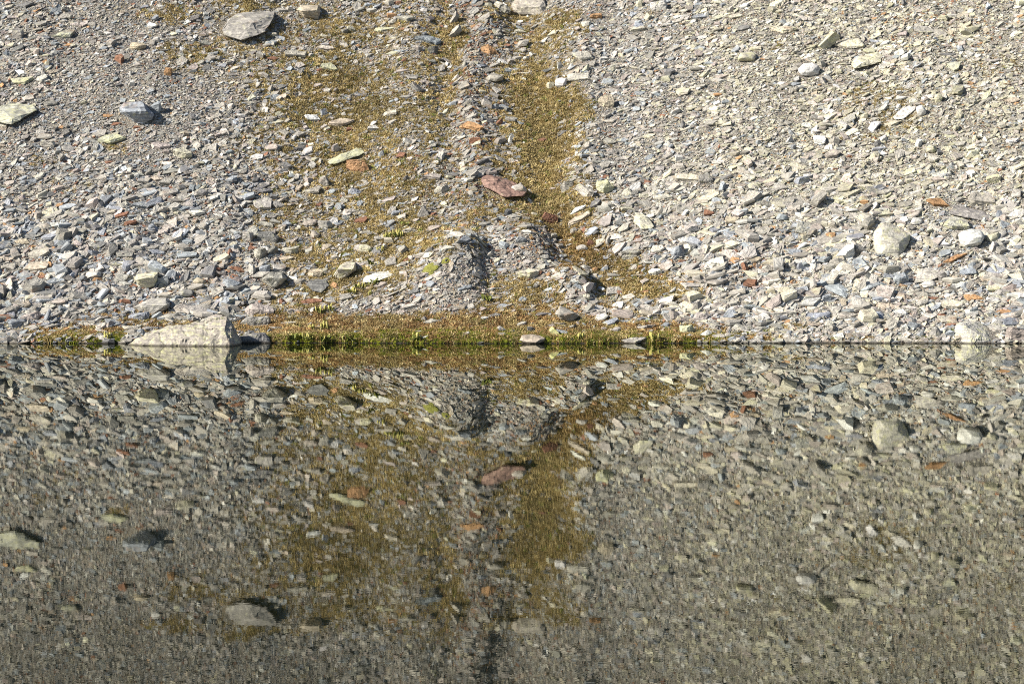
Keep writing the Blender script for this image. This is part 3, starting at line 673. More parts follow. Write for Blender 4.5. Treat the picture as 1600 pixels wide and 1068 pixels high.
def place(h, r):
    """size (width, along slope, thickness), position and rotation of a rock on the slope"""
    m = hit1(h['x'], min(h['y'], 533.0))[1] / FPX
    w, hh = h['w'] * m, h['h'] * m
    k, tilt = h['k'], h['tilt']
    stand = abs(tilt) >= 35 and k != 'w'
    if stand:
        lng = math.hypot(w, hh) * 0.92
        W, L, T = lng, max(0.5 * min(w, hh), 0.42 * lng), 0.42 * lng
    elif k == 's':
        T = max(0.46 * hh, 0.12 * w); L = np.clip((hh - 0.7 * T) / 0.55, 0.4 * w, 1.5 * w); W = w
    elif k == 'l':
        T = 0.55 * hh; L = max(0.3 * w, (hh - 0.7 * T) / 0.55); W = w
    elif k == 'r':
        T = 0.95 * hh; L = max(0.75 * w, 0.6 * hh); W = w
    else:
        T = 0.80 * hh; L = np.clip(0.75 * hh, 0.45 * w, 1.2 * w); W = w
    lift = {'s': 0.38, 'l': 0.35, 'b': 0.30, 'w': 0.35, 'r': 0.30}[k] * T
    py = h['y'] + 0.8 * lift / m
    X, Y = hit1(h['x'], min(py, 535.5))
    n = Vector(normals(np.array([X]), np.array([Y]), 0.35)[0])
    if k in 'brw':
        n = (n + Vector((0, 0, 0.7 if k == 'b' else 1.0))).normalized()
    ez = n
    ex = Vector((1, 0, 0)); ex = (ex - ez * ex.dot(ez)).normalized()
    ey = ez.cross(ex)
    R = Matrix((ex, ey, ez)).transposed()
    if stand:
        R = Matrix.Rotation(-math.radians(tilt), 3, 'Y') @ R
    elif k in 'sl':
        phi = math.atan(math.tan(math.radians(tilt)) * 1.1)
        R = Matrix.Rotation(-math.radians(tilt) * 0.35, 3, 'Y') @ R @ Matrix.Rotation(phi * 0.75, 3, 'Z')
    else:
        R = Matrix.Rotation(-math.radians(tilt), 3, 'Y') @ R
    R = R @ Matrix.Rotation(r.normal(0, 0.07), 3, 'X') @ Matrix.Rotation(r.normal(0, 0.07), 3, 'Y')
    z = float(hfast(X, Y))
    c = Vector((X, Y, z)) + n * lift
    return (W, L, T), c, R, (X, Y, z)

NOUN = {'s': 'slab', 'l': 'long slab', 'b': 'block', 'w': 'pointed rock', 'r': 'rounded stone'}
NAME = {'s': 'flat_rock', 'l': 'flat_rock', 'b': 'rock', 'w': 'rock', 'r': 'boulder'}
CATG = {'s': 'slab', 'l': 'slab', 'b': 'rock', 'w': 'rock', 'r': 'boulder'}
HUE = {'g': 'grey', 'G': 'mid-grey', 'b': 'blue-grey', 'd': 'dark slate', 'w': 'white', 'p': 'cream', 't': 'tan', 'o': 'orange-brown', 'r': 'rust-red', 'k': 'pinkish-grey', 'l': 'lichen-spotted', 'y': 'yellow'}
GROUP = 'rocks lying on the scree slope'

marks = {h['mark']: (h['x'], h['y'], h['w'], h['h']) for h in heroes + CUSTOM if h.get('mark')}
def direction(h, mk):
    x, y, w, hh = marks[mk]
    dx, dy = h['x'] - x, h['y'] - y
    a = math.degrees(math.atan2(-dy, dx)) % 360
    words = ['right of', 'above right of', 'above', 'above left of', 'left of', 'below left of', 'below', 'below right of']
    gap = max(abs(dx) - (w + h['w']) / 2, abs(dy) - (hh + h['h']) / 2)
    d = words[int(((a + 22.5) % 360) // 45)]
    near = 'just ' if gap < 14 else ('' if gap < 70 else 'well ')
    return near + d, math.hypot(dx, dy)

labels, used = {}, set()
for i in order[:N_OWN]:
    h = heroes[i]
    if h['mark']:
        labels[i] = LANDMARK[h['mark']][1]; used.add(labels[i])
for i in order[:N_OWN]:
    h = heroes[i]
    if h['mark']:
        continue
    ml = sorted(marks, key=lambda mk: direction(h, mk)[1])[:5]
    cands = []
    size = 'large ' if h['w'] * h['h'] > 560 else ('small ' if h['w'] * h['h'] < 190 else '')
    lean = ''
    if abs(h['tilt']) >= 35: lean = 'upright '
    elif h['tilt'] >= 10: lean = 'right-rising '
    elif h['tilt'] <= -10: lean = 'right-dipping '
    elif h['k'] == 's' and h['h'] / h['w'] < 0.36: lean = 'thin '
    for mk in ml:
        cands.append(f"{size}{lean}{HUE[h['c']]} {NOUN[h['k']]} {direction(h, mk)[0]} the {LANDMARK[mk][0]}")
    lab = next((c for c in cands if c not in used), None)
    if lab is None:
        lab = 'second ' + cands[0]
    used.add(lab); labels[i] = lab

def own_rock(h, label, idx):
    r = np.random.default_rng(1000 + idx)
    (W, L, T), c, R, base = place(h, r)
    if h['mark'] in POLY:
        (ox, oy), poly, tf = POLY[h['mark']]
        pp = [(ox + a / S, oy + b / S) for a, b in poly]
        m_ = base[1] / FPX
        T = tf * h['h'] * m_
        n = Vector(normals(np.array([base[0]]), np.array([base[1]]), 0.5)[0])
        n = (n + Vector((0, -0.10, 0.35))).normalized() if tf < 0.6 else (n + Vector((0, -0.25, 0.25))).normalized()
        q = Vector(base) + n * (T * 0.55)
        org = Vector(base)
        pts = []
        xc = sum(p[0] for p in pp) / len(pp); yc = sum(p[1] for p in pp) / len(pp)
        for (a, b) in pp:
            low = (b - yc) / h['h'] * (3.0 if tf >= 0.6 else 1.0)                      # the near rim dips, the far rim lies higher
            for sc, lift in ((r.uniform(0.92, 1.0), 0.0), (1.0, r.uniform(-0.5, -0.15)), (r.uniform(0.95, 1.0), -0.8), (0.9, -1.5)):
                dx, dz = px_ray(xc + (a - xc) * sc, yc + (b - yc) * sc)
                ray = Vector((float(dx), 1.0, float(dz)))
                qq = q + n * (T * (lift - 0.25 * low + r.uniform(-0.06, 0.06)))
                t = (qq - Vector((0, 0, CAM_H))).dot(n) / ray.dot(n)
                pts.append(Vector((0, 0, CAM_H)) + ray * t - org)
        for fx in ((-.34, -.05, .30) if tf >= 0.6 else ()):
            dx, dz = px_ray(xc + fx * h['w'], yc - 0.10 * h['h'] + r.uniform(-.08, .08) * h['h'])
            ray = Vector((float(dx), 1.0, float(dz)))
            qq = q + n * (T * r.uniform(0.40, 0.60))
            pts.append(Vector((0, 0, CAM_H)) + ray * ((qq - Vector((0, 0, CAM_H))).dot(n) / ray.dot(n)) - org)
        for _ in range(4 if tf < 0.6 else 0):            # a crest broken into facets
            a, b = pp[int(r.integers(0, len(pp)))]
            f = r.uniform(0.1, 0.55)
            dx, dz = px_ray(xc + (a - xc) * f, yc + (b - yc) * f - 0.06 * h['h'])
            ray = Vector((float(dx), 1.0, float(dz)))
            qq = q + n * (T * r.uniform(0.05, 0.42))
            pts.append(Vector((0, 0, CAM_H)) + ray * ((qq - Vector((0, 0, CAM_H))).dot(n) / ray.dot(n)) - org)
        c = org; R = Matrix.Identity(3)
        ext = np.array([list(p) for p in pts]).max(0) - np.array([list(p) for p in pts]).min(0)
        W, L = ext[0] * 0.90, h['h'] * m_ / 0.75
        bm = hull([tuple(p) for p in pts])
    else:
        bm = hull(rock_points(h['k'], r) * np.array([W, L, T]) * 1.08)
    if h['w'] > 13:
        roughen(bm, (W, L, T), idx + 1, h['k'] != 'r', h['k'] == 'r')
    m = bpy.data.meshes.new(NAME[h['k']])
    bm.to_mesh(m); bm.free()
    m.materials.append(M_ROCK)
    if h['k'] == 'r':
        m.polygons.foreach_set('use_smooth', np.ones(len(m.polygons), bool))
    o = bpy.data.objects.new(NAME[h['k']], m)
    o.matrix_world = Matrix.Translation(c) @ R.to_4x4()
    col, li = PAL[h['c']]
    v = r.uniform(0.84, 1.02) if h['c'] in 'wplyt' else r.uniform(0.76, 0.96)
    o.color = (col[0] * v, col[1] * v * r.uniform(0.98, 1.02), col[2] * v * r.uniform(0.95, 1.05), min(1, li * r.uniform(0.6, 1.4)))
    o['label'], o['category'], o['group'] = label, CATG[h['k']], GROUP
    COL.objects.link(o)
    return (base[0], base[1], W, L)

feet = []
for i in order[:N_OWN]:
    feet.append(own_rock(heroes[i], labels[i], int(i)))

for ci, cst in enumerate(CUSTOM):
    r = np.random.default_rng(50 + ci)
    low = max(p[1] for p in cst['poly'])
    yb = hit1(cst['x'], min(low, 535.5) - 3)[1]
    if low > 540:
        yb = CAM_H / -float(px_ray(cst['x'], low)[1]) + cst['depth'] * 0.35
    pts = []
    d = cst['depth']
    for (px, py) in cst['poly']:
        dx, dz = px_ray(px, py)
        up = (low - py) / (cst['h'] + 1)
        for dd, sc in ((0.0, 1.0), (d * 0.55, 0.93), (d, 0.7)):
            yy = yb + d * 0.15 + up * d * 0.35 + dd
            z = CAM_H + dz * yy
            cxw = float(px_ray(cst['x'], py)[0]) * yy
            pts.append((cxw + (dx * yy - cxw) * sc, yy, z - (1 - sc) * 0.3))
    for (px, py) in cst['ridge']:
        dx, dz = px_ray(px, py)
        up = (low - py) / (cst['h'] + 1)
        yy = yb - d * 0.30 + up * d * 0.45
        pts.append((dx * yy, yy, CAM_H + dz * yy))
    for (px, py) in cst['poly']:
        if py > low - 8:
            dx, dz = px_ray(px, py)
            for dd in (-d * 0.15, d * 0.6):
                yy = yb + dd
                pts.append((dx * yy, yy, CAM_H + dz * (yb) - cst['sink']))
    if cst.get('solid'):
        pts = []
        for (px, py, dy) in cst['solid']:
            dx, dz = px_ray(px, py)
            yy = yb + dy
            pts.append((float(dx) * yy, yy, CAM_H + float(dz) * yy))
            if py > 538:
                pts.append((float(dx) * yy, yy, -0.5))
    pts = np.array(pts)
    org = np.array([pts[:, 0].mean(), pts[:, 1].mean(), pts[:, 2].min()])
    bm = hull(pts - org)
    ext = pts.max(0) - pts.min(0)
    roughen(bm, tuple(ext * np.array([0.9, 0.9, 0.9])), 200 + ci, cst['mark'] != 'L6', cst['mark'] == 'L6', 0.5, 0.9 if cst['mark'] == 'L5' else 0.75)
    m = bpy.data.meshes.new('boulder'); bm.to_mesh(m); bm.free()
    m.materials.append(M_ROCK)
    o = bpy.data.objects.new('boulder', m)
    o.location = org
    col, li = PAL[cst['c']]
    o.color = (*cst['rgb'], cst['li'])
    o['label'], o['category'], o['group'] = LANDMARK[cst['mark']][1], 'boulder', GROUP
    COL.objects.link(o)
    feet.append((org[0], org[1] - 0.0, ext[0] * 0.95, ext[1] * 1.3))

# ------------------------------------------------------------------ occupied ground (so that small stones do not bury the named rocks)
CELL = 0.05
OX, OY, NXC, NYC = -34.0, SHORE - 2.0, int(68 / CELL), int(38 / CELL)
occ = np.zeros((NYC, NXC), np.uint8)
for (X, Y, W, L) in feet:
    rx, ry = W * 0.5, max(L * 0.5 * 0.85, 0.1)
    x0, x1 = int((X - rx - OX) / CELL), int((X + rx - OX) / CELL) + 1
    y0, y1 = int((Y - ry * 1.25 - OY) / CELL), int((Y + ry - OY) / CELL) + 1
    x0, y0 = max(x0, 0), max(y0, 0)
    sub = occ[y0:y1, x0:x1]
    if sub.size == 0:
        continue
    yy, xx = np.mgrid[y0:y0 + sub.shape[0], x0:x0 + sub.shape[1]]
    e = ((xx * CELL + OX - X) / rx) ** 2 + ((yy * CELL + OY - Y) / ry) ** 2
    sub[(e < 0.95) & (sub < 1)] = 1
    sub[e < 0.78] = 2

def occupied(x, y, lim=0):
    ix = np.clip(((x - OX) / CELL).astype(int), 0, NXC - 1); iy = np.clip(((y - OY) / CELL).astype(int), 0, NYC - 1)
    return occ[iy, ix] > lim

# ------------------------------------------------------------------ geometry-node scatter
def scatter(name, pos, rot, scl, pid, colr, protos, kind_label, cat):
    pc = bpy.data.collections.new(name + '_shapes')
    for p in protos:
        pc.objects.link(p)
    m = bpy.data.meshes.new(name)
    m.vertices.add(len(pos))
    m.vertices.foreach_set('co', pos.astype(np.float32).ravel())
    def put(nm, ty, key, arr):
        a = m.attributes.new(nm, ty, 'POINT')
        a.data.foreach_set(key, arr.ravel())
    put('rot', 'FLOAT_VECTOR', 'vector', rot.astype(np.float32))
    put('scl', 'FLOAT_VECTOR', 'vector', scl.astype(np.float32))
    put('pid', 'INT', 'value', pid.astype(np.int32))
    put('col', 'FLOAT_COLOR', 'color', colr.astype(np.float32))
    o = bpy.data.objects.new(name, m)
    COL.objects.link(o)
    o['kind'], o['label'], o['category'] = 'stuff', kind_label, cat
    ng = bpy.data.node_groups.new(name, 'GeometryNodeTree')
    ng.interface.new_socket('Geometry', in_out='INPUT', socket_type='NodeSocketGeometry')
    ng.interface.new_socket('Geometry', in_out='OUTPUT', socket_type='NodeSocketGeometry')
    N = ng.nodes
    gi, go = N.new('NodeGroupInput'), N.new('NodeGroupOutput')
    iop = N.new('GeometryNodeInstanceOnPoints')
    ci = N.new('GeometryNodeCollectionInfo')
    ci.inputs['Collection'].default_value = pc
    ci.inputs['Separate Children'].default_value = True
    ci.inputs['Reset Children'].default_value = True
    def attr(nm, ty):
        a = N.new('GeometryNodeInputNamedAttribute'); a.data_type = ty
        a.inputs[0].default_value = nm
        return a.outputs[0]
    e2r = N.new('FunctionNodeEulerToRotation')
    ng.links.new(attr('rot', 'FLOAT_VECTOR'), e2r.inputs[0])
    ng.links.new(gi.outputs[0], iop.inputs['Points'])
    ng.links.new(ci.outputs[0], iop.inputs['Instance'])
    iop.inputs['Pick Instance'].default_value = True
    ng.links.new(attr('pid', 'INT'), iop.inputs['Instance Index'])
    ng.links.new(e2r.outputs[0], iop.inputs['Rotation'])
    ng.links.new(attr('scl', 'FLOAT_VECTOR'), iop.inputs['Scale'])
    ng.links.new(iop.outputs[0], go.inputs[0])
    md = o.modifiers.new('scatter', 'NODES'); md.node_group = ng
    return o

def euler_from_axes(n, phi):
    """XYZ euler of the frame whose z is n and whose x is turned by phi about n"""
    ex = np.zeros_like(n); ex[:, 0] = 1
    ex = ex - n * (ex * n).sum(1, keepdims=True); ex /= np.linalg.norm(ex, axis=1, keepdims=True)
    ey = np.cross(n, ex)
    c, s = np.cos(phi)[:, None], np.sin(phi)[:, None]
    X = ex * c + ey * s; Y = -ex * s + ey * c
    ry = np.arcsin(np.clip(-X[:, 2], -1, 1)); rx = np.arctan2(Y[:, 2], n[:, 2]); rz = np.arctan2(X[:, 1], X[:, 0])
    return np.stack([rx, ry, rz], -1)

# stone shapes: unit boxes, scaled per stone
stone_protos = []
KINDS = 's' * 20 + 'b' * 10 + 'w' * 4 + 'l' * 4
for i, k in enumerate(KINDS):
    r = np.random.default_rng(300 + i)
    bm = hull(rock_points(k, r))
    m = bpy.data.meshes.new('stone_shape'); bm.to_mesh(m); bm.free()
    m.materials.append(M_STONE)
    stone_protos.append(bpy.data.objects.new('stone_shape_%03d' % i, m))
IDX = {k: [i for i, q in enumerate(KINDS) if q == k] for k in 'sbwl'}

def sample_ground(n, y0=-0.15, y1=34.0, seed=1):
    r = np.random.default_rng(seed)
    y = SHORE + y0 + (y1 - y0) * r.random(n)
    x = (r.random(n) * 2 - 1) * (0.196 * y + 4.0)
    return r, x, y

def channel_line(px, py):
    cx = np.interp(py, [60, 160, 240, 300, 350, 390, 432, 455, 475], [850, 845, 850, 858, 880, 912, 960, 1010, 1080])
    wd = np.interp(py, [60, 160, 240, 300, 350, 450], [34, 44, 42, 34, 30, 55])
    return np.exp(-((px - cx) / wd) ** 2) * sst(20, 90, py) * (1 - sst(462, 485, py))

def rib_line(px, py):
    cx = np.interp(py, [-60, 0, 50, 100, 150, 200, 250, 300, 380], [738, 748, 758, 730, 724, 742, 760, 748, 728])
    wd = np.interp(py, [-60, 20, 80, 140, 200, 260, 320], [24, 30, 20, 30, 22, 34, 30])
    return 0.8 * np.exp(-((px - cx) / wd) ** 2) * (1 - sst(320, 400, py))

def stone_batch(n, lo, hi, expo, seed):
    r, x, y = sample_ground(n, seed=seed)
    keep = ~occupied(x, y, 1 if hi < 0.3 else 0)
    x, y = x[keep], y[keep]
    z = height(x, y)
    px, py = to_px(x, y, z)
    mo = moss_amount(x, y, z)
    u = r.random(len(x))
    a = 1 - expo
    size = (lo ** a + u * (hi ** a - lo ** a)) ** (1 / a)
    # coarser towards the foot of the slope, most of all on the right
    foot = sst(180, 500, py)
    rightf = sst(850, 1150, px)
    leftf = 1 - sst(300, 480, px)
    coarse = 0.65 + foot * (0.78 * rightf + 0.62 * leftf + 0.12) + 0.10 * rightf
    coarse *= 0.50 + 1.0 * fbm(x * 0.55, y * 0.5, 91)
    coarse *= 1 + 0.55 * rib_line(px, py)
    lobe = np.zeros_like(px)
    for cx, cy, rx, ry, aa in BARE:
        lobe = np.maximum(lobe, np.exp(-((px - cx) / rx) ** 2 - ((py - cy) / ry) ** 2))
    coarse *= 1 - 0.08 * lobe
    g0 = 500 - 20 * np.exp(-((px - 700) / 260) ** 2)
    grassy = sst(g0, g0 + 18, py) * (1 - sst(1020, 1240, px)) * sst(30, 70, px)
    ok = r.random(len(x)) > np.clip(mo * (0.38 + 0.20 * (hi > 0.3)) + 0.62 * grassy + 0.42 * channel_line(px, py), 0, 0.95)
    ok &= z > -0.06
    ok &= ~((py > 528) & (px > 420) & (px < 1090) & (r.random(len(x)) < 0.85))
    if hi < 0.3:
        coarse = np.maximum(coarse, 0.72)
    size = np.minimum(size * coarse, np.where(y < SHORE + 1.0, 0.55, 1.0))
    if hi > 0.3:                                    # the named rocks stay clear of their bigger neighbours
        for ax, ay in ((-.5, 0), (.5, 0), (0, .45), (0, .8), (.35, .5), (-.35, .5)):
            ok &= ~occupied(x + ax * size, y + ay * size, 0)
    sel = np.nonzero(ok)[0]
    return r, x[sel], y[sel], z[sel], px[sel], py[sel], size[sel]

def stone_colours(r, px, py, x, y):
    n = len(px)
    cols = np.zeros((n, 4)); cols[:, 3] = 0.1
    ur = sst(900, 1250, px)                         # paler, lichen-grown scree to the right
    top_r = ur * (1 - sst(250, 420, py))
    low_l = (1 - sst(350, 520, px)) * sst(150, 420, py)
    keys = 'gGbdwptork'
    P = np.zeros((n, len(keys)))
    P[:] = np.array([.31, .17, .16, .07, .06, .06, .09, .009, .034, .10])
    P += ur[:, None] * np.array([.12, -.03, .0, -.05, .10, .12, .02, .01, -.015, .02])
    P += top_r[:, None] * np.array([-.05, -.05, -.08, -.03, .06, .36, .02, .0, -.02, .0])
    P += low_l[:, None] * np.array([.0, .06, .15, .05, -.01, -.03, -.04, .01, .05, -.03])
    fan = np.exp(-((px - 720) / 260) ** 2 - ((py - 470) / 70) ** 2)
    P += fan[:, None] * np.array([-.08, .0, -.06, -.02, -.02, .0, .14, .01, .01, .12])
    rust = np.zeros(n)
    for cx, cy, rx, ry, a in [(1140, 410, 90, 60, .16), (60, 400, 90, 80, .10), (760, 90, 40, 90, .14), (350, 430, 60, 30, .14), (750, 210, 50, 30, .14),
                              (1480, 30, 90, 60, .14), (1560, 200, 60, 100, .05), (900, 470, 40, 30, .15), (820, 60, 30, 40, .1), (870, 350, 60, 60, .22), (760, 300, 60, 60, .15), (720, 60, 60, 60, .12)]:
        rust += a * np.exp(-((px - cx) / rx) ** 2 - ((py - cy) / ry) ** 2)
    P[:, keys.index('r')] += rust * 0.6; P[:, keys.index('o')] += rust * 0.7
    rb = rib_line(px, py)
    P += rb[:, None] * np.array([-.14, .06, .0, .12, -.03, -.03, .04, .07, .24, .06])
    P = np.clip(P, 0.003, None); P /= P.sum(1, keepdims=True)
    cum = P.cumsum(1)
    pick = (r.random((n, 1)) > cum).sum(1).clip(0, len(keys) - 1)
    base = np.array([PAL[k][0] for k in keys]); li = np.array([PAL[k][1] for k in keys])
    v = np.exp(r.normal(0, 0.20, n))
    cols[:, :3] = base[pick] * v[:, None] * (1 + r.normal(0, 0.014, (n, 3)))
    cols[:, :3] *= (1 - 0.28 * rb)[:, None]
    cols[:, 3] = np.clip(li[pick] * r.uniform(0.3, 1.2, n) + 0.35 * top_r * r.random(n), 0, 0.9)
    return np.clip(cols, 0.02, 0.85)

B = []
for (n, lo, hi, ex, sd_) in [(390000, 0.085, 0.26, 2.0, 11), (125000, 0.19, 0.58, 2.7, 12), (15000, 0.40, 0.95, 2.9, 13)]:
    r, x, y, z, px, py, size = stone_batch(n, lo, hi, ex, sd_)
    nn = len(x)
    nrm = normals(x, y)
    wild = np.where(r.random(nn) < 0.25, 0.60, 0.28) * (0.55 if hi > 0.6 else 1.0)
    nrm = nrm + np.array([-0.05, 0.0, 0.10]) + r.normal(0, 1, (nn, 3)) * wild[:, None]
    nrm /= np.linalg.norm(nrm, axis=1, keepdims=True)
    left = 1 - sst(500, 1000, px)
    phi = np.radians(16 + 16 * left) + r.normal(0, 0.55, nn)
    phi = phi + math.pi * (r.random(nn) < 0.5)
    kk = r.random(nn)
    slabby = 0.84
    pid = np.where(kk < slabby, r.integers(0, len(IDX['s']), nn), np.where(kk < 0.92, 20 + r.integers(0, 10, nn), np.where(kk < 0.95, 30 + r.integers(0, 4, nn), 34 + r.integers(0, 4, nn))))
    asp = r.uniform(0.40, 0.80, nn)
    thick = np.where(pid < 20, r.uniform(0.08, 0.22, nn), np.where(pid < 34, r.uniform(0.20, 0.44, nn), r.uniform(0.08, 0.18, nn)))
    asp = np.where(pid >= 34, r.uniform(0.25, 0.42, nn), asp)
    scl = np.stack([size, size * asp, size * thick], -1)
    rot = euler_from_axes(nrm, phi)
    pos = np.stack([x, y, z], -1) + nrm * (scl[:, 2:3] * r.uniform(0.2, 0.9, (nn, 1)))
    cc = stone_colours(r, px, py, x, y)
    if hi > 0.3:                                    # no gaudy giants
        sat = (cc[:, 0] > cc[:, 2] * 1.45) & (size > (0.0 if hi > 0.6 else np.where(pid < 20, 0.42, 0.30)))
        cc[sat, :3] = np.array(PAL['g'][0]) * r.uniform(0.7, 1.0, (int(sat.sum()), 1))
    B.append((pos, rot, scl, pid, cc))
# the smaller named positions, as stones of the mass
rest = order[N_OWN:]
ps, rs, ss, ids, cs = [], [], [], [], []
for i in rest:
    h = heroes[i]
    r = np.random.default_rng(5000 + int(i))
    (W, L, T), c, R, base = place(h, r)
    ps.append(c); rs.append(R.to_euler()); ss.append((W * 1.05, L * 1.05, T * 1.05))
    ids.append({'s': IDX['s'], 'l': IDX['l'], 'b': IDX['b'], 'w': IDX['w'], 'r': IDX['b']}[h['k']][int(r.integers(0, 4))])
    cs.append((*PAL[h['c']][0], PAL[h['c']][1]))
B.append((np.array(ps), np.array(rs), np.array(ss), np.array(ids), np.array(cs)))
scatter('scree_stones', *[np.concatenate([b[i] for b in B]) for i in range(5)], stone_protos,
        'loose grey, pale and rusty stones covering the whole scree slope', 'scree')

# ------------------------------------------------------------------ dry grass and moss, shore sedge
def tuft(name, r, blades, spread, hgt, width, lean, mat):
    vs_, fs = [], []
    for _ in range(blades):
        a, d = r.uniform(0, 2 * math.pi), spread * math.sqrt(r.random())
        bx, by = d * math.cos(a), d * math.sin(a)
        l = hgt * r.uniform(0.5, 1.15)
        t = r.uniform(0, 2 * math.pi); le = lean * r.uniform(0.3, 1.2) * l
        w = width * r.uniform(0.7, 1.3); q = r.uniform(0, math.pi)
        wx, wy = w * math.cos(q), w * math.sin(q)
        i = len(vs_)
        mx, my = bx + le * 0.35 * math.cos(t), by + le * 0.35 * math.sin(t)
        vs_ += [(bx - wx, by - wy, -0.01), (bx + wx, by + wy, -0.01), (mx + wx * 0.8, my + wy * 0.8, l * 0.62), (mx - wx * 0.8, my - wy * 0.8, l * 0.62),
                (bx + le * math.cos(t), by + le * math.sin(t), l)]
        fs += [(i, i + 1, i + 2, i + 3), (i + 3, i + 2, i + 4)]
    m = mesh_from(name, vs_, fs)
    m.materials.append(mat)
    return bpy.data.objects.new(name, m)

M_TUFT = blade_material('grass_blades', True)
rt = np.random.default_rng(77)
dry_protos = [tuft('tuft_shape_%02d' % i, rt, 22, 0.10, 0.085, 0.011, 0.9, M_TUFT) for i in range(6)]
r, x, y = sample_ground(300000, -0.6, 33.0, 21)
z = height(x, y)
mo = moss_amount(x, y, z)
px, py = to_px(x, y, z)
k = (r.random(len(x)) < np.clip(mo * 1.0 - 0.06, 0, 0.85)) & ~occupied(x, y) & (z > 0.05)
x, y, z, px, py, mo = x[k], y[k], z[k], px[k], py[k], mo[k]
nn = len(x)
nrm = normals(x, y) + np.array([0, 0, 0.6]) + r.normal(0, 0.12, (nn, 3)); nrm /= np.linalg.norm(nrm, axis=1, keepdims=True)
s = r.uniform(0.55, 1.25, nn) * (0.65 + 0.5 * mo)
gold, olive, russet, straw, green = [np.array(c) for c in ((0.37, 0.275, 0.120), (0.235, 0.19, 0.082), (0.29, 0.165, 0.072), (0.49, 0.395, 0.20), (0.18, 0.20, 0.05))]
shore_f = sst(455, 505, py)[:, None]
f1 = fbm(x * 0.7, y * 0.7, 101)[:, None]; f2 = fbm(x * 1.5 + 9, y * 1.5, 111)[:, None]
c = gold * (1 - f1) + olive * f1
c = c * (1 - 0.75 * shore_f * sst(0.35, 0.6, f2)) + russet * 0.75 * shore_f * sst(0.35, 0.6, f2)
rr = r.random((nn, 1))
c = np.where(rr < 0.22, straw, c); c = np.where(rr > 0.95, green, c)
c = c * np.exp(r.normal(0, 0.20, (nn, 1))) * (0.62 + 0.76 * fbm(x * 0.9 + 4, y * 0.8, 131)[:, None])
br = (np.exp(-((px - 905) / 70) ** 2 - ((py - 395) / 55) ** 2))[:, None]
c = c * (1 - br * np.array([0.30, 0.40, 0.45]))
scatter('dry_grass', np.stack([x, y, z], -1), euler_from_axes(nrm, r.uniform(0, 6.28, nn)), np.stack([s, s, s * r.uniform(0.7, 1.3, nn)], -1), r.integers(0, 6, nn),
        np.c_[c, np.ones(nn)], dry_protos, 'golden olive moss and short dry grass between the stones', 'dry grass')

GREEN = [(470, 45, .9), (515, 25, 1), (550, 30, 1), (600, 40, .8), (650, 45, .8), (700, 40, .7), (740, 40, .8), (780, 50, .75), (840, 40, .6), (430, 30, .7), (890, 35, .9), (930, 40, 1.0), (985, 40, .6),
         (1022, 22, .9), (1070, 40, .5), (1110, 35, .8), (1150, 40, .7), (1060, 60, .6), (1200, 40, .55), (1290, 40, .4), (1390, 40, .4), (190, 25, .7), (60, 40, .5), (110, 30, .6), (150, 25, .5), (1240, 30, .35), (1330, 20, .3), (1440, 15, .5), (1488, 6, .9)]
sedge_protos = [tuft('sedge_shape_%02d' % i, rt, 26, 0.10, 0.12, 0.009, 0.7, M_TUFT) for i in range(5)]
r, x, y = sample_ground(55000, -0.6, 0.8, 31)
z = height(x, y)
px, py = to_px(x, y, z)
g = np.zeros_like(px)
for cx, w, a in GREEN:
    g = np.maximum(g, a * np.exp(-((px - cx) / w) ** 2))
tt = y - SHORE
k = (r.random(len(x)) < g * (1 - 0.8 * sst(0.3, 1.1, tt)) * 0.75) & (z > 0.02) & ~occupied(x, y)
x, y, z, px, g = x[k], y[k], z[k], px[k], g[k]
nn = len(x)
lime, mid, deep, brown = [np.array(c) for c in ((0.27, 0.29, 0.03), (0.19, 0.20, 0.03), (0.08, 0.11, 0.018), (0.26, 0.17, 0.06))]
f = fbm(x * 1.2, y, 121)[:, None]; rr = r.random((nn, 1))
c = np.where(f > 0.52, lime, mid); c = np.where(rr < 0.2, deep, c); c = np.where(rr > 0.85, brown, c)
c = c * np.exp(r.normal(0, 0.15, (nn, 1)))
s = r.uniform(0.4, 1.0, nn) * (0.6 + 0.4 * g)
up = np.tile(np.array([0, -0.25, 1.0]), (nn, 1)) + r.normal(0, 0.15, (nn, 3)); up /= np.linalg.norm(up, axis=1, keepdims=True)
scatter('shore_grass', np.stack([x, y, z], -1), euler_from_axes(up, r.uniform(0, 6.28, nn)), np.stack([s, s, s], -1), r.integers(0, 5, nn), np.c_[c, np.ones(nn)],
        sedge_protos, 'bright green grass fringe along the waterline', 'grass')

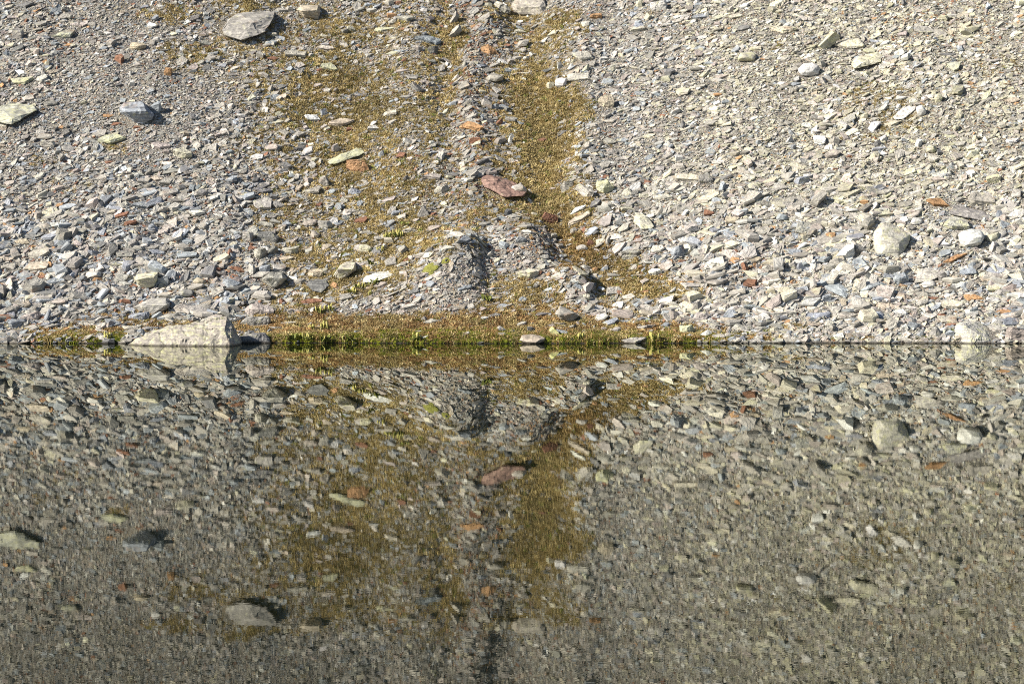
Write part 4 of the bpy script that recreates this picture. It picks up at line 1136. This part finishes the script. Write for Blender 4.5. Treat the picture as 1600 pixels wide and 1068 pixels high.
# ------------------------------------------------------------------ leafy plants with flower stalks
M_LEAF = blade_material('plant_leaf', False, (0.13, 0.145, 0.032))
M_STALK = blade_material('plant_stalk', False, (0.46, 0.42, 0.14))
def plant(px, py, hgt, width, leaves, stalks, label, seed):
    r = np.random.default_rng(seed)
    hgt *= 0.85; width *= 0.85
    X, Y = hit1(px, py)
    Z = float(hfast(X, Y))
    root = bpy.data.objects.new('leafy_plant', None)
    root.empty_display_size = 0.1
    root.location = (X, Y, Z)
    root['label'], root['category'], root['group'] = label, 'plant', 'leafy plants near the shore'
    COL.objects.link(root)
    vs_, fs = [], []
    for _ in range(leaves):
        a = r.uniform(0, 2 * math.pi); L = width * r.uniform(0.25, 0.55); w = L * 0.22; e = r.uniform(0.2, 1.1)
        sx, sy = r.uniform(-0.4, 0.4, 2) * width; sz = r.uniform(0, 0.35) * hgt
        ca, sa = math.cos(a), math.sin(a)
        i = len(vs_)
        for t, ww, zz in ((0, 0.15, 0), (0.4, 1.0, 0.8), (0.75, 0.8, 1.0), (1.0, 0.05, 0.85)):
            cx, cy, cz = sx + ca * L * t * math.cos(e), sy + sa * L * t * math.cos(e), sz + L * zz * math.sin(e)
            vs_ += [(cx - sa * w * ww, cy + ca * w * ww, cz), (cx + sa * w * ww, cy - ca * w * ww, cz)]
        fs += [(i, i + 1, i + 3, i + 2), (i + 2, i + 3, i + 5, i + 4), (i + 4, i + 5, i + 7, i + 6)]
    m = mesh_from('leaves', vs_, fs); m.materials.append(M_LEAF)
    o = bpy.data.objects.new('leaves', m); o.parent = root; COL.objects.link(o)
    for _ in range(stalks):
        vs_, fs = [], []
        sx, sy = r.uniform(-0.45, 0.45) * width, r.uniform(-0.2, 0.2) * width
        L = hgt * r.uniform(0.65, 1.1); lx, ly = r.uniform(-0.15, 0.15, 2) * L
        for t, rad in ((0, 0.012), (0.4, 0.012), (0.45, 0.028), (0.7, 0.036), (0.92, 0.026), (1.0, 0.006)):
            for q in range(5):
                a = q * 2 * math.pi / 5
                j = r.uniform(0.7, 1.3)
                vs_.append((sx + lx * t + rad * j * math.cos(a), sy + ly * t + rad * j * math.sin(a), L * t))
        for lv in range(5):
            for q in range(5):
                a0, a1 = lv * 5 + q, lv * 5 + (q + 1) % 5
                fs.append((a0, a1, a1 + 5, a0 + 5))
        m = mesh_from('flower_stalk', vs_, fs); m.materials.append(M_STALK)
        o = bpy.data.objects.new('flower_stalk', m); o.parent = root; COL.objects.link(o)

PLANTS = [
 (458, 533, .36, .75, 26, 4, 'leafy plant at the waterline just right of the lakeside boulder'),
 (481, 533, .48, .5, 18, 6, 'tall brown-stalked plant at the waterline, left of the dark leafy clump'),
 (511, 535, .32, .7, 30, 2, 'dark green leafy clump hanging at the waterline'),
 (545, 534, .30, .65, 26, 1, 'low green leafy clump at the waterline left of centre'),
 (649, 534, .42, .55, 22, 6, 'green plant with upright stalks beside pale flat stones at the water'),
 (508, 515, .40, .45, 12, 7, 'stalky plant in the grass above the dark waterline clump'),
 (488, 516, .30, .35, 8, 6, 'small stalky straw-coloured plant in the grass near the lakeside boulder'),
 (500, 490, .45, .6, 18, 7, 'yellowish stalky plant below the thin leaning stone'),
 (516, 487, .40, .45, 16, 5, 'stalky plant right of the thin leaning stone'),
 (583, 417, .34, .6, 26, 2, 'green leafy plant just above the white leaning slab'),
 (584, 446, .30, .7, 26, 2, 'green leafy plant under the right end of the white leaning slab'),
 (563, 452, .36, .6, 20, 6, 'green plant with stalks under the left end of the white leaning slab'),
 (549, 459, .34, .5, 18, 5, 'low green plant left below the white leaning slab'),
 (622, 372, .45, .55, 18, 9, 'cluster of yellow stalks high in the mossy slope'),
 (606, 374, .40, .5, 16, 7, 'yellow-green stalky plant left of the high stalk cluster'),
 (595, 394, .36, .35, 10, 4, 'thin stalky plant below the high stalk cluster'),
 (632, 353, .22, .5, 18, 1, 'green leafy patch plant above the high stalk cluster'),
 (759, 471, .16, .65, 26, 0, 'low green cushion plant right of the dark stone lobe'),
 (580, 462, .28, .35, 12, 3, 'small green plant right below the white leaning slab'),
 (1022, 533, .42, .45, 16, 8, 'tall straw-stalked plant at the waterline right of centre'),
 (908, 531, .34, .4, 8, 7, 'straw-coloured stalk clump on the bright green bank'),
 (167, 531, .40, .35, 8, 7, 'pale yellow stalks at the water left of the lakeside boulder'),
 (106, 533, .22, .4, 22, 1, 'small dark green leafy plant at the far left waterline'),
]
for i, p in enumerate(PLANTS):
    plant(*p, seed=900 + i)

# ------------------------------------------------------------------ bright moss cushions
def cushion(px, py, w, hgt, tilt, label, seed):
    X, Y = hit1(px, py)
    n = Vector(normals(np.array([X]), np.array([Y]), 0.3)[0])
    bm = bmesh.new()
    bmesh.ops.create_icosphere(bm, subdivisions=4, radius=0.5)
    for v in bm.verts:
        q = v.co * 5 + Vector((seed, 0, 0))
        v.co *= 1 + 0.22 * mnoise.noise(q * 0.6) + 0.12 * mnoise.noise(q * 2.3) + 0.08 * mnoise.noise(q * 6)
        v.co = Vector((v.co.x * w, v.co.y * w * 0.75, v.co.z * hgt))
    m = bpy.data.meshes.new('moss_cushion'); bm.to_mesh(m); bm.free()
    m.materials.append(M_MOSS)
    o = bpy.data.objects.new('moss_cushion', m)
    ez = n; ex = Vector((1, 0, 0)); ex = (ex - ez * ex.dot(ez)).normalized(); ey = ez.cross(ex)
    R = Matrix((ex, ey, ez)).transposed() @ Matrix.Rotation(math.radians(tilt), 3, 'Z')
    o.matrix_world = Matrix.Translation((X, Y, float(hfast(X, Y)))) @ R.to_4x4()
    o['label'], o['category'] = label, 'moss'
    COL.objects.link(o)
M_MOSS = blade_material('bright_moss', False, (0.19, 0.19, 0.045))
cushion(674, 420, 0.75, 0.22, 40, 'bright yellow-green moss cushion on the left shoulder of the stone lobe', 3)
cushion(697, 408, 0.45, 0.14, 40, 'small olive moss cushion at the crest of the stone lobe', 5)
